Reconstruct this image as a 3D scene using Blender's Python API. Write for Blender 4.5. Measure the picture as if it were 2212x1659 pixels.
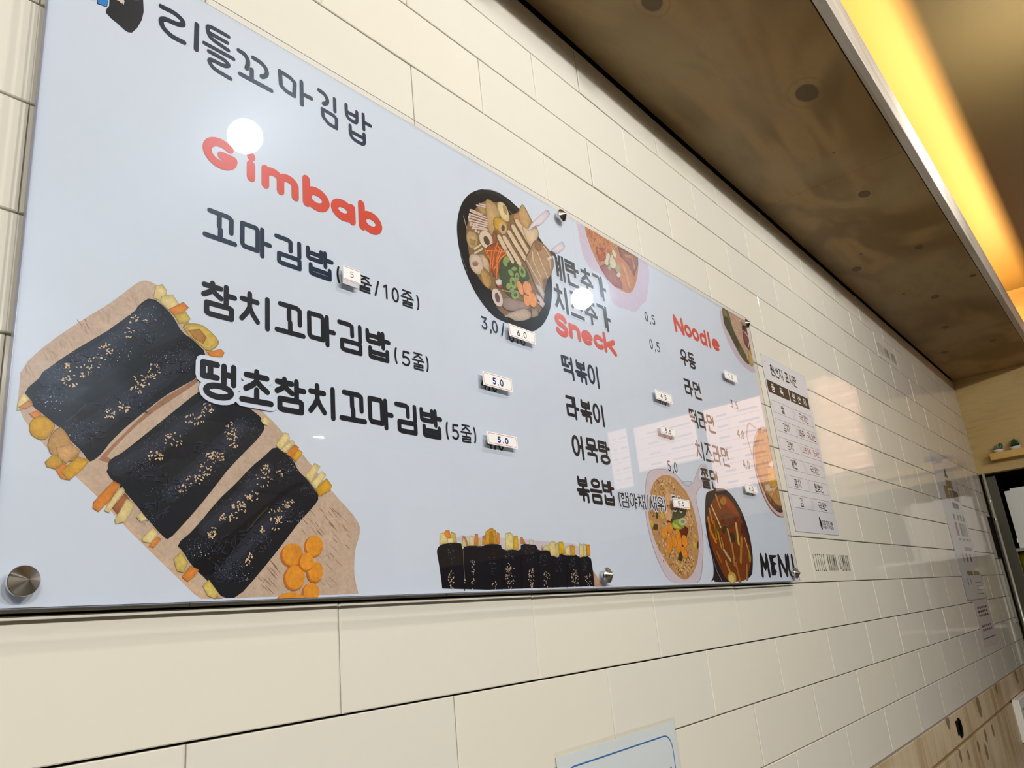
import bpy, math, random
from mathutils import Matrix, Vector

for o in list(bpy.data.objects):
    bpy.data.objects.remove(o)
C = bpy.context.scene.collection
FLOOR = 1.95                       # wall point (u right, v up, n out of the wall) -> world


def U(u, v, n):
    return (u, -n, v + FLOOR)


# ------------------------------------------------------------ camera
cd = bpy.data.cameras.new('camera')
cam = bpy.data.objects.new('camera', cd)
C.objects.link(cam)
cd.sensor_width = 36.0
cd.lens = 1706.4557 / 2212 * 36.0
cd.clip_start = 0.02
Rr = [(0.62657073, -0.09501257, 0.77355138), (0.17682547, -0.94932675, -0.25982972), (0.7590401, 0.29958528, -0.57801971)]


def wdir(r, s=1):
    return Vector((r[0] * s, -r[2] * s, r[1] * s))


ax, ay, az = wdir(Rr[0]), wdir(Rr[1], -1), wdir(Rr[2], -1)
cam.matrix_world = Matrix.Translation(U(-0.6507523, -0.64401466, 0.61210506)) @ Matrix((ax, ay, az)).transposed().to_4x4()
bpy.context.scene.camera = cam

# ------------------------------------------------------------ world, exposure
sc = bpy.context.scene
w = bpy.data.worlds.new('world')
sc.world = w
w.use_nodes = True
w.node_tree.nodes['Background'].inputs[0].default_value = (0.8, 0.85, 1.0, 1)
w.node_tree.nodes['Background'].inputs[1].default_value = 0.3
sc.view_settings.view_transform = 'Standard'
sc.view_settings.look = 'None'
sc.view_settings.gamma = 1
sc.view_settings.use_curve_mapping = False
sc.view_settings.exposure = 0.36


def area(name, loc, size, energy, col, rot=(0, 0, 0), shape='RECTANGLE', size2=None, spread=math.pi):
    l = bpy.data.lights.new(name, 'AREA')
    l.shape = shape
    l.size = size
    if size2:
        l.size_y = size2
    l.energy = energy
    l.color = col
    l.spread = spread
    o = bpy.data.objects.new(name, l)
    o.location = loc
    o.rotation_euler = rot
    C.objects.link(o)
    return o


PEND = [(0.22, 0.47, 0.77, 300), (1.60, 0.47, 0.79, 160)]
COOL = (1.0, 0.985, 0.96)
# warm strip lamp lying behind the soffit's front board, shining up
area('strip_light', U(1.25, 0.47, 0.372), 5.3, 42.0, (1.0, 0.56, 0.17), (math.pi, 0, 0), 'RECTANGLE', 0.008)
DOWN = [(2.76, 3.79, 12, 0), (0.4, 3.2, 34, 50), (-0.6, 3.2, 34, 50), (-1.7, 3.2, 34, 50), (-2.2, 3.2, 20, 50), (-1.5, 1.2, 3, 0)]
for i, (u, n, e, tilt) in enumerate(DOWN):
    area('ceiling_spot', U(u, 0.785, n), 0.10, e, COOL, (math.radians(tilt), 0, 0), 'DISK')


# ------------------------------------------------------------ materials
def lin(c):
    return c / 12.92 if c <= 0.04045 else ((c + 0.055) / 1.055) ** 2.4


def rgb(h, k=1.0):
    return tuple(min(0.95, lin(int(h[i:i + 2], 16) / 255) * k) for i in (0, 2, 4)) + (1,)


def mat(name, col, rough=0.5, metal=0.0, spec=0.5, ior=1.5, emit=None, es=0.0, coat=0.0):
    m = bpy.data.materials.new(name)
    m.use_nodes = True
    b = m.node_tree.nodes['Principled BSDF']
    b.inputs['Base Color'].default_value = col if len(col) == 4 else (*col, 1)
    b.inputs['Roughness'].default_value = rough
    b.inputs['Metallic'].default_value = metal
    b.inputs['Specular IOR Level'].default_value = spec
    b.inputs['IOR'].default_value = ior
    b.inputs['Coat Weight'].default_value = coat
    b.inputs['Coat Roughness'].default_value = 0.05
    if emit:
        b.inputs['Emission Color'].default_value = emit if len(emit) == 4 else (*emit, 1)
        b.inputs['Emission Strength'].default_value = es
    return m


def nodes(m):
    return m.node_tree.nodes, m.node_tree.links, m.node_tree.nodes['Principled BSDF']


def mathn(N, L, op, a, b=None, c=None):
    x = N.new('ShaderNodeMath')
    x.operation = op
    for i, q in enumerate((a, b, c)):
        if q is None:
            continue
        if isinstance(q, (int, float)):
            x.inputs[i].default_value = q
        else:
            L.new(q, x.inputs[i])
    return x.outputs[0]


def noise(N, L, vec, scale, detail=3, rough=0.5, dist=0.0):
    x = N.new('ShaderNodeTexNoise')
    x.inputs['Scale'].default_value = scale
    x.inputs['Detail'].default_value = detail
    x.inputs['Roughness'].default_value = rough
    x.inputs['Distortion'].default_value = dist
    L.new(vec, x.inputs['Vector'])
    return x.outputs['Fac']


def mixc(N, L, f, a, b, mode='MIX'):
    x = N.new('ShaderNodeMix')
    x.data_type = 'RGBA'
    x.blend_type = mode
    for i, q in ((0, f), (6, a), (7, b)):
        if isinstance(q, (int, float)):
            x.inputs[i].default_value = q
        elif isinstance(q, tuple):
            x.inputs[i].default_value = q
        else:
            L.new(q, x.inputs[i])
    return x.outputs[2]


def ramp(N, L, f, a, b):
    x = N.new('ShaderNodeMapRange')
    x.interpolation_type = 'SMOOTHSTEP'
    L.new(f, x.inputs[0])
    x.inputs[1].default_value = a
    x.inputs[2].default_value = b
    return x.outputs[0]


def bump(N, L, B, h, st, dist=0.001):
    x = N.new('ShaderNodeBump')
    x.inputs['Strength'].default_value = st
    x.inputs['Distance'].default_value = dist
    L.new(h, x.inputs['Height'])
    L.new(x.outputs[0], B.inputs['Normal'])


def wood(name, base, dark, light, stretch, knots=(), rough=0.55, bands=9.0):
    """plywood: flowing contour grain, knots given as (x, y, z, radius_along, radius_across)"""
    m = mat(name, base, rough)
    N, L, B = nodes(m)
    g = N.new('ShaderNodeNewGeometry')
    mp = N.new('ShaderNodeMapping')
    mp.inputs['Scale'].default_value = stretch
    L.new(g.outputs['Position'], mp.inputs[0])
    n1 = noise(N, L, mp.outputs[0], 1.3, 3, 0.5, 0.8)
    wv = mathn(N, L, 'SINE', mathn(N, L, 'MULTIPLY', n1, bands * 6.28))
    wv = ramp(N, L, wv, -1.0, 1.0)
    n2 = noise(N, L, mp.outputs[0], 9.0, 6, 0.65, 0.3)
    n3 = noise(N, L, g.outputs['Position'], 2.2, 2)
    c = mixc(N, L, wv, dark, base)
    c = mixc(N, L, ramp(N, L, n3, 0.38, 0.66), c, light)
    c = mixc(N, L, mathn(N, L, 'MULTIPLY', ramp(N, L, n2, 0.45, 0.75), 0.35), c, dark)
    if knots:
        ks = None
        hs = None
        for (x, y, z, ra, rc) in knots:
            d = N.new('ShaderNodeVectorMath')
            d.operation = 'SUBTRACT'
            L.new(g.outputs['Position'], d.inputs[0])
            d.inputs[1].default_value = (x, y, z)
            e = N.new('ShaderNodeVectorMath')
            e.operation = 'MULTIPLY'
            L.new(d.outputs[0], e.inputs[0])
            e.inputs[1].default_value = (1 / ra, 1 / rc, 1 / rc)
            f = N.new('ShaderNodeVectorMath')
            f.operation = 'LENGTH'
            L.new(e.outputs[0], f.inputs[0])
            r = mathn(N, L, 'ADD', f.outputs['Value'], mathn(N, L, 'MULTIPLY', n2, 0.5))
            ks = r if ks is None else mathn(N, L, 'MINIMUM', ks, r)
        core = ramp(N, L, ks, 1.45, 1.15)
        ring = mathn(N, L, 'MULTIPLY', ramp(N, L, mathn(N, L, 'SINE', mathn(N, L, 'MULTIPLY', ks, 7.0)), 0.2, 1.0), ramp(N, L, ks, 3.4, 1.3))
        kc = tuple(q * 0.42 for q in dark[:3]) + (1,)
        c = mixc(N, L, mathn(N, L, 'MULTIPLY', ring, 0.4), c, dark)
        c = mixc(N, L, mathn(N, L, 'MULTIPLY', core, 0.85), c, kc)
    L.new(c, B.inputs['Base Color'])
    bump(N, L, B, n2, 0.15)
    return m


M = {}
# glazed cream tile
m = mat('cream_glazed_tile', rgb('ded9c4', 1.0), 0.07, spec=0.5)
N, L, B = nodes(m)
g = N.new('ShaderNodeNewGeometry')
oi = N.new('ShaderNodeObjectInfo')
tint = mixc(N, L, oi.outputs['Random'], rgb('e5e0d0'), rgb('e1ddd0'))
L.new(tint, B.inputs['Base Color'])
bump(N, L, B, noise(N, L, g.outputs['Position'], 7.0, 1), 0.25, 0.004)
M['tile'] = m
M['grout'] = mat('dark_joint', rgb('2a1d14'), 0.8)
M['paper'] = mat('white_print', rgb('cdd5df'), 0.6, spec=0.2)
M['sheet'] = mat('white_paper', rgb('e6e6ee'), 0.35, spec=0.3)
M['sheet3'] = mat('dimmed_paper', rgb('b4aca8'), 0.5, spec=0.2)  # paper coloured darker to imitate weaker light on the poster's lower sheet
M['sheet2'] = mat('bluish_white_paper', rgb('dde4e8'), 0.3, spec=0.3)
M['sticker'] = mat('sticker_paper', rgb('f0efeb'), 0.5)
M['foam'] = mat('grey_board_core', rgb('8c8578'), 0.6)
m = mat('printed_ink', (0.5, 0.5, 0.5, 1), 0.5, spec=0.15)
N, L, B = nodes(m)
at = N.new('ShaderNodeVertexColor')
at.layer_name = 'Col'
g = N.new('ShaderNodeNewGeometry')
nn = mathn(N, L, 'ADD', mathn(N, L, 'MULTIPLY', noise(N, L, g.outputs['Position'], 330.0, 3, 0.6), .55), mathn(N, L, 'MULTIPLY', noise(N, L, g.outputs['Position'], 75.0, 2, 0.5), .45))
sh = N.new('ShaderNodeSeparateColor')
sh.mode = 'HSV'
L.new(at.outputs['Color'], sh.inputs[0])
am = mathn(N, L, 'MINIMUM', mathn(N, L, 'MULTIPLY', sh.outputs[1], 1.7), 1.3)
fac = mathn(N, L, 'ADD', 1.0, mathn(N, L, 'MULTIPLY', mathn(N, L, 'SUBTRACT', nn, 0.5), am))
vm = N.new('ShaderNodeVectorMath')
vm.operation = 'SCALE'
L.new(at.outputs['Color'], vm.inputs[0])
L.new(fac, vm.inputs['Scale'])
L.new(vm.outputs[0], B.inputs['Base Color'])
M['ink'] = m
m = mat('flat_ink', (0.5, 0.5, 0.5, 1), 0.4, spec=0.2)
N, L, B = nodes(m)
at = N.new('ShaderNodeVertexColor')
at.layer_name = 'Col'
L.new(at.outputs['Color'], B.inputs['Base Color'])
M['flat'] = m


def clear(name, tint, haze, scr=True):
    m = bpy.data.materials.new(name)
    m.use_nodes = True
    N, L = m.node_tree.nodes, m.node_tree.links
    for x in list(N):
        if x.type != 'OUTPUT_MATERIAL':
            N.remove(x)
    out = [x for x in N if x.type == 'OUTPUT_MATERIAL'][0]
    tr = N.new('ShaderNodeBsdfTransparent')
    tr.inputs[0].default_value = tint
    g1 = N.new('ShaderNodeBsdfGlossy')
    g1.inputs['Roughness'].default_value = 0.015
    g2 = N.new('ShaderNodeBsdfGlossy')
    g2.inputs['Roughness'].default_value = 0.28
    g2.inputs[0].default_value = (0.62, 0.8, 1.0, 1)  # blue tint imitates lens glare around the mirrored lamps
    fr = N.new('ShaderNodeFresnel')
    fr.inputs[0].default_value = 1.5
    gg = N.new('ShaderNodeNewGeometry')
    mx = N.new('ShaderNodeMixShader')
    bi = N.new('ShaderNodeMapRange')          # same index of refraction from either side
    L.new(gg.outputs['Backfacing'], bi.inputs[0])
    bi.inputs[3].default_value = 1.5
    bi.inputs[4].default_value = 1 / 1.5
    L.new(bi.outputs[0], fr.inputs[0])
    L.new(fr.outputs[0], mx.inputs[0])
    L.new(tr.outputs[0], mx.inputs[1])
    L.new(g1.outputs[0], mx.inputs[2])
    mx2 = N.new('ShaderNodeMixShader')
    # smears and dust, also carrying the imitated lens glare: patches where the surface scatters a little
    n1 = noise(N, L, gg.outputs['Position'], 9.0, 4, 0.6, 0.5)
    n2 = noise(N, L, gg.outputs['Position'], 420.0, 1)
    d = mathn(N, L, 'MULTIPLY', ramp(N, L, n2, 0.66, 0.74), 0.5)
    s = mathn(N, L, 'MULTIPLY', ramp(N, L, n1, 0.45, 0.75), haze)
    f = mathn(N, L, 'ADD', mathn(N, L, 'MULTIPLY', s, mathn(N, L, 'ADD', d, 0.6)), haze * 0.35)
    L.new(f, mx2.inputs[0])
    L.new(mx.outputs[0], mx2.inputs[1])
    L.new(g2.outputs[0], mx2.inputs[2])
    L.new(mx2.outputs[0], out.inputs[0])
    return m


M['acrylic'] = clear('clear_acrylic', (0.985, 0.99, 1.0, 1), 0.035)
M['film'] = clear('laminating_film', (0.99, 0.99, 0.97, 1), 0.02)
M['acedge'] = mat('acrylic_edge', rgb('8e96b0'), 0.25)
M['steel'] = mat('brushed_steel', (0.62, 0.62, 0.6, 1), 0.22, 1.0)
M['post'] = mat('satin_steel', rgb('d8d2c0'), 0.3, 0.35)
M['chrome'] = mat('turned_steel', (0.72, 0.72, 0.7, 1), 0.16, 1.0)
M['fascia'] = wood('pale_primed_pine', rgb('c9c1b4'), rgb('b3a794'), rgb('d4cec4'), (1.2, 30, 30), rough=0.5, bands=3)
kn = [(0.935, 0.281, 0.03), (0.459, 0.166, 0.022), (1.501, 0.244, 0.02), (1.223, 0.248, 0.004), (2.014, 0.076, 0.02), (2.006, 0.272, 0.017), (2.43, 0.357, 0.014), (2.542, 0.211, 0.02), (1.903, 0.121, 0.006), (2.402, 0.132, 0.008), (2.973, 0.164, 0.019), (3.382, 0.283, 0.02), (3.372, 0.084, 0.02), (2.833, 0.113, 0.006)]
M['soffit'] = wood('stained_plywood', rgb('a5824a', .95), rgb('80612f', .9), rgb('a38a5e', .95), (0.8, 2.2, 2.2), [(u, -n, FLOOR + .405, r * 1.1, r * .72) for (u, n, r) in kn], 0.5, 5)
M['ceil'] = mat('tan_ceiling_paint', rgb('857046'), 0.45)
M['plyfar'] = wood('pale_plywood', rgb('bfa265'), rgb('a98a4c'), rgb('c8ac70'), (8, 1.0, 9), (), 0.5, 3)
kt = [(2.075, -1.004, 0.018), (2.56, -1.03, 0.022), (2.95, -1.012, 0.014), (3.46, -1.02, 0.02), (2.4, -1.13, 0.012), (2.55, -1.12, 0.014), (2.13, -1.11, 0.012), (2.234, -1.125, 0.01), (2.69, -1.122, 0.014), (2.5, -1.16, 0.016)]
M['trim'] = wood('knotty_plywood', rgb('c9b492'), rgb('b09872'), rgb('d4c3a4'), (7, 7, .9), [(u, 0, FLOOR + v, r * 1.3, r * 1.5) for (u, v, r) in kt], 0.5, 4)
M['shelfwood'] = wood('golden_pine', rgb('d2a548'), rgb('b98a34'), rgb('dcb460'), (9, 1.2, 9), (), 0.4, 3)
M['groove'] = mat('groove_wood', rgb('96774a'), 0.6)
M['plaster'] = mat('wall_paint', rgb('8d877a'), 0.7)
M['brownwall'] = mat('brown_wall_paint', rgb('4a3c2c'), 0.6)
M['beamwood'] = mat('light_wood_beam', rgb('dfc59a'), 0.6)
M['floor'] = mat('grey_floor', rgb('5a544a'), 0.4)
M['white'] = mat('white_plastic', rgb('f2f1ea'), 0.35)
M['pot'] = mat('white_pot', rgb('eeebe2'), 0.4)
M['green'] = mat('succulent_green', rgb('2f5a30'), 0.5)
M['green2'] = mat('grey_green_leaf', rgb('6d8062'), 0.5)
M['soil'] = mat('soil', rgb('2e2117'), 0.9)
M['black'] = mat('black_panel', rgb('1c1714'), 0.9, spec=0.05)
M['drum'] = mat('yellow_green_drum', rgb('6e6414'), 0.3)
M['kitchen'] = mat('kitchen_steel', rgb('5c5a4c'), 0.4, 0.3)
M['shade'] = mat('lamp_metal', rgb('2c2c2c'), 0.4)
M['bulb'] = mat('opal_glass_lamp', (1, 1, 1, 1), 0.3, emit=(1.0, 0.985, 0.965), es=165)
M['bulb2'] = mat('opal_glass_lamp_dim', (1, 1, 1, 1), 0.3, emit=(1.0, 0.985, 0.965), es=190)
M['lightbox'] = mat('backlit_sign_face', rgb('ffe6dc'), 0.4, emit=rgb('ffc2a2'), es=2.1)
M['lightprint'] = mat('backlit_sign_lettering', rgb('c8a8a8'), 0.4, emit=rgb('e0b4b0'), es=1.3)
M['lightbox2'] = mat('backlit_orange_face', rgb('ffc08a'), 0.4, emit=rgb('ffc8a0'), es=.5)


# ------------------------------------------------------------ objects
def link(name, me, parent=None, loc=(0, 0, 0)):
    o = bpy.data.objects.new(name, me)
    C.objects.link(o)
    o.location = loc
    if parent:
        o.parent = parent
    return o


def wloc(o):
    v = Vector(o.location)
    while o.parent:
        o = o.parent
        v += Vector(o.location)
    return v


def mesh(name, verts, faces, m, cols=None, smooth=False):
    me = bpy.data.meshes.new(name)
    me.from_pydata(verts, [], faces)
    me.materials.append(m)
    if cols:
        a = me.color_attributes.new('Col', 'FLOAT_COLOR', 'CORNER')
        i = 0
        data = []
        for p, c in zip(me.polygons, cols):
            data += list(c) * p.loop_total
        a.data.foreach_set('color', data)
    if smooth:
        me.polygons.foreach_set('use_smooth', [True] * len(me.polygons))
    me.update()
    return me


class G:
    """collects shapes given in wall coordinates (u, v, n) in metres"""

    def __init__(s):
        s.v, s.f, s.c = [], [], []

    def add(s, vs, fs, col=None):
        b = len(s.v)
        s.v += [U(*q) for q in vs]
        s.f += [[b + i for i in f] for f in fs]
        s.c += [col or (1, 1, 1, 1)] * len(fs)

    def box(s, u0, u1, v0, v1, n0, n1, b=0.0, col=None, bu=None):
        if b:
            vs = []
            bu = b if bu is None else bu
            for (n, k, ku) in ((n0, 0, 0), (n1 - b, 0, 0), (n1, b, bu)):
                vs += [(u0 + ku, v0 + k, n), (u1 - ku, v0 + k, n), (u1 - ku, v1 - k, n), (u0 + ku, v1 - k, n)]
            fs = [(3, 2, 1, 0), (8, 9, 10, 11)]
            for r in (0, 4):
                for i in range(4):
                    j = (i + 1) % 4
                    fs.append((r + i, r + j, r + 4 + j, r + 4 + i))
        else:
            vs = [(u, v, n) for n in (n0, n1) for (u, v) in ((u0, v0), (u1, v0), (u1, v1), (u0, v1))]
            fs = [(3, 2, 1, 0), (4, 5, 6, 7)] + [(i, (i + 1) % 4, 4 + (i + 1) % 4, 4 + i) for i in range(4)]
        s.add(vs, fs, col)
        return s

    def lathe(s, c, prof, axis='n', seg=24, col=None):
        """prof: list of (radius, height along axis)"""
        vs = []
        for r, h in prof:
            for k in range(seg):
                a = 2 * math.pi * k / seg
                x, y = r * math.cos(a), r * math.sin(a)
                vs.append({'n': (c[0] + x, c[1] + y, c[2] + h), 'v': (c[0] + x, c[1] + h, c[2] + y), 'u': (c[0] + h, c[1] + x, c[2] + y)}[axis])
        fs = []
        for i in range(len(prof) - 1):
            for k in range(seg):
                j = (k + 1) % seg
                fs.append((i * seg + k, i * seg + j, (i + 1) * seg + j, (i + 1) * seg + k))
        fs.append(tuple(range(seg))[::-1])
        fs.append(tuple(range((len(prof) - 1) * seg, len(prof) * seg)))
        s.add(vs, fs, col)
        return s

    def obj(s, name, m, parent=None, base=None, smooth=False, colors=False):
        o0 = wloc(parent) if parent else Vector(U(*base)) if base else Vector((0, 0, 0))
        vs = [tuple(Vector(q) - o0) for q in s.v]
        me = mesh(name, vs, s.f, m, s.c if colors else None, smooth)
        return link(name, me, parent, (0, 0, 0) if parent else o0)


def empty(name, base):
    return link(name, None, None, U(*base))


def tag(o, label=None, cat=None, group=None, kind=None):
    for k, q in (('label', label), ('category', cat), ('group', group), ('kind', kind)):
        if q:
            o[k] = q
    return o


def struct(o):
    o['kind'] = 'structure'
    return o


# ------------------------------------------------------------ stroke lettering
# consonants and vowels as centre lines in a unit box, y downwards
CV = [(math.cos(a * math.pi / 8), math.sin(a * math.pi / 8)) for a in range(17)]


def ring(cx, cy, rx, ry):
    return [(cx + rx * x, cy + ry * y) for x, y in CV]


CONS = {
    'ㄱ': [[(0, 0), (.8, 0), (1, .12), (1, 1)]],
    'ㄲ': [[(0, 0), (.85, 0), (1, .12), (1, 1)], [(.45, 0), (.45, .85)]],
    'ㄴ': [[(0, 0), (0, .85), (.12, 1), (1, 1)]],
    'ㄷ': [[(1, 0), (0, 0), (0, 1), (1, 1)]],
    'ㄸ': [[(1, 0), (0, 0), (0, 1), (1, 1)], [(.52, 0), (.52, 1)]],
    'ㄹ': [[(0, 0), (1, 0), (1, .48), (0, .48), (0, 1), (1, 1)]],
    'ㅁ': [[(0, 0), (.9, 0), (1, .1), (1, 1), (.12, 1), (0, .88), (0, 0)]],
    'ㅂ': [[(0, 0), (0, .9), (.1, 1), (1, 1), (1, 0)], [(0, .42), (1, .42)]],
    'ㅅ': [[(.5, 0), (.5, .3), (.3, .65), (0, 1)], [(.5, .3), (.7, .65), (1, 1)]],
    'ㅆ': [[(.25, 0), (.25, .3), (0, 1)], [(.25, .3), (.48, 1)], [(.75, 0), (.75, .3), (.52, 1)], [(.75, .3), (1, 1)]],
    'ㅇ': [ring(.5, .5, .5, .5)],
    'ㅈ': [[(0, 0), (1, 0)], [(.5, 0), (.5, .3), (.3, .65), (0, 1)], [(.5, .3), (.7, .65), (1, 1)]],
    'ㅉ': [[(0, 0), (1, 0)], [(.27, 0), (0, 1)], [(.27, .3), (.46, 1)], [(.73, 0), (.54, 1)], [(.73, .3), (1, 1)]],
    'ㅊ': [[(.5, -.05), (.5, .22)], [(.02, .22), (.98, .22)], [(.5, .22), (.5, .5), (.3, .75), (0, 1)], [(.5, .5), (.7, .75), (1, 1)]],
    'ㅌ': [[(1, 0), (0, 0), (0, 1), (1, 1)], [(0, .5), (.95, .5)]],
    'ㅍ': [[(0, 0), (1, 0)], [(0, 1), (1, 1)], [(.28, 0), (.28, 1)], [(.72, 0), (.72, 1)]],
    'ㅎ': [[(.5, -.1), (.5, .12)], [(0, .2), (1, .2)], ring(.5, .7, .38, .3)],
}
LEAD = 'ㄱㄲㄴㄷㄸㄹㅁㅂㅃㅅㅆㅇㅈㅉㅊㅋㅌㅍㅎ'
VOW = 'ㅏㅐㅑㅒㅓㅔㅕㅖㅗㅘㅙㅚㅛㅜㅝㅞㅟㅠㅡㅢㅣ'
TAIL = ['', 'ㄱ', 'ㄲ', 'ㄳ', 'ㄴ', 'ㄵ', 'ㄶ', 'ㄷ', 'ㄹ', 'ㄺ', 'ㄻ', 'ㄼ', 'ㄽ', 'ㄾ', 'ㄿ', 'ㅀ', 'ㅁ', 'ㅂ', 'ㅄ', 'ㅅ', 'ㅆ', 'ㅇ', 'ㅈ', 'ㅊ', 'ㅋ', 'ㅌ', 'ㅍ', 'ㅎ']


def fit(strokes, x0, y0, x1, y1):
    return [[(x0 + x * (x1 - x0), y0 + y * (y1 - y0)) for x, y in s] for s in strokes]


def hangul(ch):
    k = ord(ch) - 0xAC00
    a, b, t = LEAD[k // 588], VOW[(k % 588) // 28], TAIL[k % 28]
    e = 0.0
    out = []
    bot = .55 if t else 1 - e
    if b in 'ㅏㅐㅑㅓㅔㅕㅖㅣ':
        two = b in 'ㅐㅔㅖ'
        lw = .44 if two else .55
        out += fit(CONS[a], e, .02 + e, lw, (.42 if t else .86))
        if b in 'ㅏㅑㅣ':
            vx = .9 if b == 'ㅣ' else .72
            out.append([(vx, e), (vx, bot)])
            if b == 'ㅏ':
                out.append([(.72, bot * .5), (1.0, bot * .5)])
            if b == 'ㅑ':
                out += [[(.72, bot * .36), (1.0, bot * .36)], [(.72, bot * .64), (1.0, bot * .64)]]
        elif b in 'ㅓㅕ':
            out.append([(.86, e), (.86, bot)])
            if b == 'ㅓ':
                out.append([(.64, bot * .46), (.86, bot * .46)])
            else:
                out += [[(.66, bot * .34), (.86, bot * .34)], [(.66, bot * .6), (.86, bot * .6)]]
        elif b == 'ㅐ':
            out += [[(.66, e + .02), (.66, bot)], [(.97, e), (.97, bot)], [(.66, bot * .5), (.97, bot * .5)]]
        else:
            out += [[(.7, e + .02), (.7, bot)], [(.97, e), (.97, bot)]]
            out += [[(.52, bot * q), (.7, bot * q)] for q in ((.46,) if b == 'ㅔ' else (.34, .6))]
        if t:
            out += fit(CONS[t], .10, .66, .90, 1 - e)
    elif b == 'ㅝ':
        out += fit(CONS[a], .12, e, .58, .3)
        out += [[(.04, .44), (.66, .44)], [(.36, .44), (.36, .6)], [(.68, .56), (.86, .56)], [(.88, e), (.88, .68)]]
        out += fit(CONS[t], .16, .78, .88, 1 - e) if t else []
    else:
        if t:
            out += fit(CONS[a], .15, e, .85, .30)
            y = {'ㅗ': .54, 'ㅜ': .44, 'ㅡ': .49, 'ㅛ': .54, 'ㅠ': .44}[b]
            out.append([(0, y), (1, y)])
            if b in 'ㅗㅛ':
                out.append([(.5, .36), (.5, y)])
            if b in 'ㅜㅠ':
                out.append([(.5, y), (.5, .58)])
            out += fit(CONS[t], .12, .70, .88, 1 - e)
        else:
            top = .50
            if b == 'ㅡ':
                top = .62
            if b == 'ㅗ':
                top = .56
            out += fit(CONS[a], .13, e, .87, top)
            if b == 'ㅗ':
                out += [[(.5, .56), (.5, .9)], [(0, .92), (1, .92)]]
            elif b == 'ㅛ':
                out += [[(.32, .64), (.32, .88)], [(.68, .64), (.68, .88)], [(0, .92), (1, .92)]]
            elif b == 'ㅜ':
                out += [[(0, .64), (1, .64)], [(.5, .66), (.5, 1 - e)]]
            else:
                out.append([(0, .96), (1, .96)])
    return out


def arc(cx, cy, rx, ry, a0, a1, n=10):
    return [(cx + rx * math.cos(math.radians(a0 + (a1 - a0) * i / n)), cy + ry * math.sin(math.radians(a0 + (a1 - a0) * i / n))) for i in range(n + 1)]


LAT = {
    '0': [ring(.5, .5, .42, .46)], '1': [[(.2, .2), (.55, .04), (.55, .96)]],
    '3': [[(.1, .05), (.85, .05), (.45, .42)] + arc(.45, .68, .42, .27, -80, 150)],
    '4': [[(.7, .96), (.7, .04), (.06, .68), (.95, .68)]],
    '5': [[(.85, .05), (.22, .05), (.16, .45)] + arc(.42, .67, .44, .28, -100, 140)],
    '6': [[(.7, .04), (.25, .45)] + arc(.5, .7, .38, .26, 200, 560, 14)],
    '2': [arc(.5, .3, .4, .26, 190, 380) + [(.1, .95), (.92, .95)]],
    ',': [[(.6, .9), (.35, 1.12)]], '.': [[(.5, .93), (.5, .95)]], '/': [[(.8, .0), (.2, 1.0)]], ':': [[(.5, .3), (.5, .32)], [(.5, .8), (.5, .82)]],
    '(': [arc(1.0, .5, .8, .55, 130, 230)], ')': [arc(0, .5, .8, .55, -50, 50)], '-': [[(.1, .5), (.9, .5)]],
    'G': [arc(.52, .5, .4, .42, -50, -330, 14) + [(.9, .56), (.55, .56)]],
    'i': [[(.5, .42), (.5, .92)], [(.5, .08), (.5, .12)]],
    'm': [[(.1, .3), (.1, .92)], [(.1, .5)] + arc(.3, .5, .2, .2, 180, 360, 6) + [(.5, .92)], [(.5, .5)] + arc(.7, .5, .2, .2, 180, 360, 6) + [(.9, .92)]],
    'b': [[(.14, .06), (.14, .92)], ring(.5, .64, .33, .28)],
    'a': [ring(.48, .62, .34, .28), [(.86, .36), (.86, .92)]],
    'S': [arc(.5, .28, .36, .22, -20, -200, 8) + [(.3, .44), (.7, .54)] + arc(.5, .72, .38, .22, -20, 160, 8)],
    'n': [[(.15, .3), (.15, .92)], [(.15, .55)] + arc(.5, .52, .34, .2, 180, 360, 8) + [(.84, .92)]],
    'e': [[(.14, .62), (.84, .58)] + arc(.5, .62, .36, .28, -10, -310, 14)],
    'c': [arc(.55, .62, .38, .28, -45, -315, 12)],
    'k': [[(.15, .06), (.15, .92)], [(.85, .32), (.2, .64)], [(.4, .54), (.88, .94)]],
    'N': [[(.12, .94), (.12, .06), (.86, .94), (.86, .06)]],
    'o': [ring(.5, .62, .36, .28)], 'd': [[(.86, .06), (.86, .92)], ring(.5, .64, .33, .28)], 'l': [[(.5, .05), (.5, .93)]],
    'L': [[(.2, 0), (.2, 1), (.85, 1)]], 'I': [[(.5, 0), (.5, 1)], [(.25, 0), (.75, 0)], [(.25, 1), (.75, 1)]], 'T': [[(.05, 0), (.95, 0)], [(.5, 0), (.5, 1)]],
    'E': [[(.85, 0), (.2, 0), (.2, 1), (.85, 1)], [(.2, .5), (.75, .5)]], 'K': [[(.15, 0), (.15, 1)], [(.85, 0), (.15, .55)], [(.35, .42), (.88, 1)]],
    'O': [ring(.5, .5, .42, .5)], 'M': [[(.08, 1), (.08, 0), (.5, .7), (.92, 0), (.92, 1)]], 'A': [[(.05, 1), (.5, 0), (.95, 1)], [(.22, .65), (.78, .65)]],
    'B': [[(.15, 0), (.7, .05), (.8, .25), (.6, .48), (.15, .48)], [(.6, .48), (.9, .72), (.7, 1), (.15, 1), (.15, 0)]],
}


def glyph(ch):
    return hangul(ch) if ord(ch) >= 0xAC00 else LAT.get(ch, [])


CIR = [(math.cos(2 * math.pi * k / 10), math.sin(2 * math.pi * k / 10)) for k in range(10)]


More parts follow.
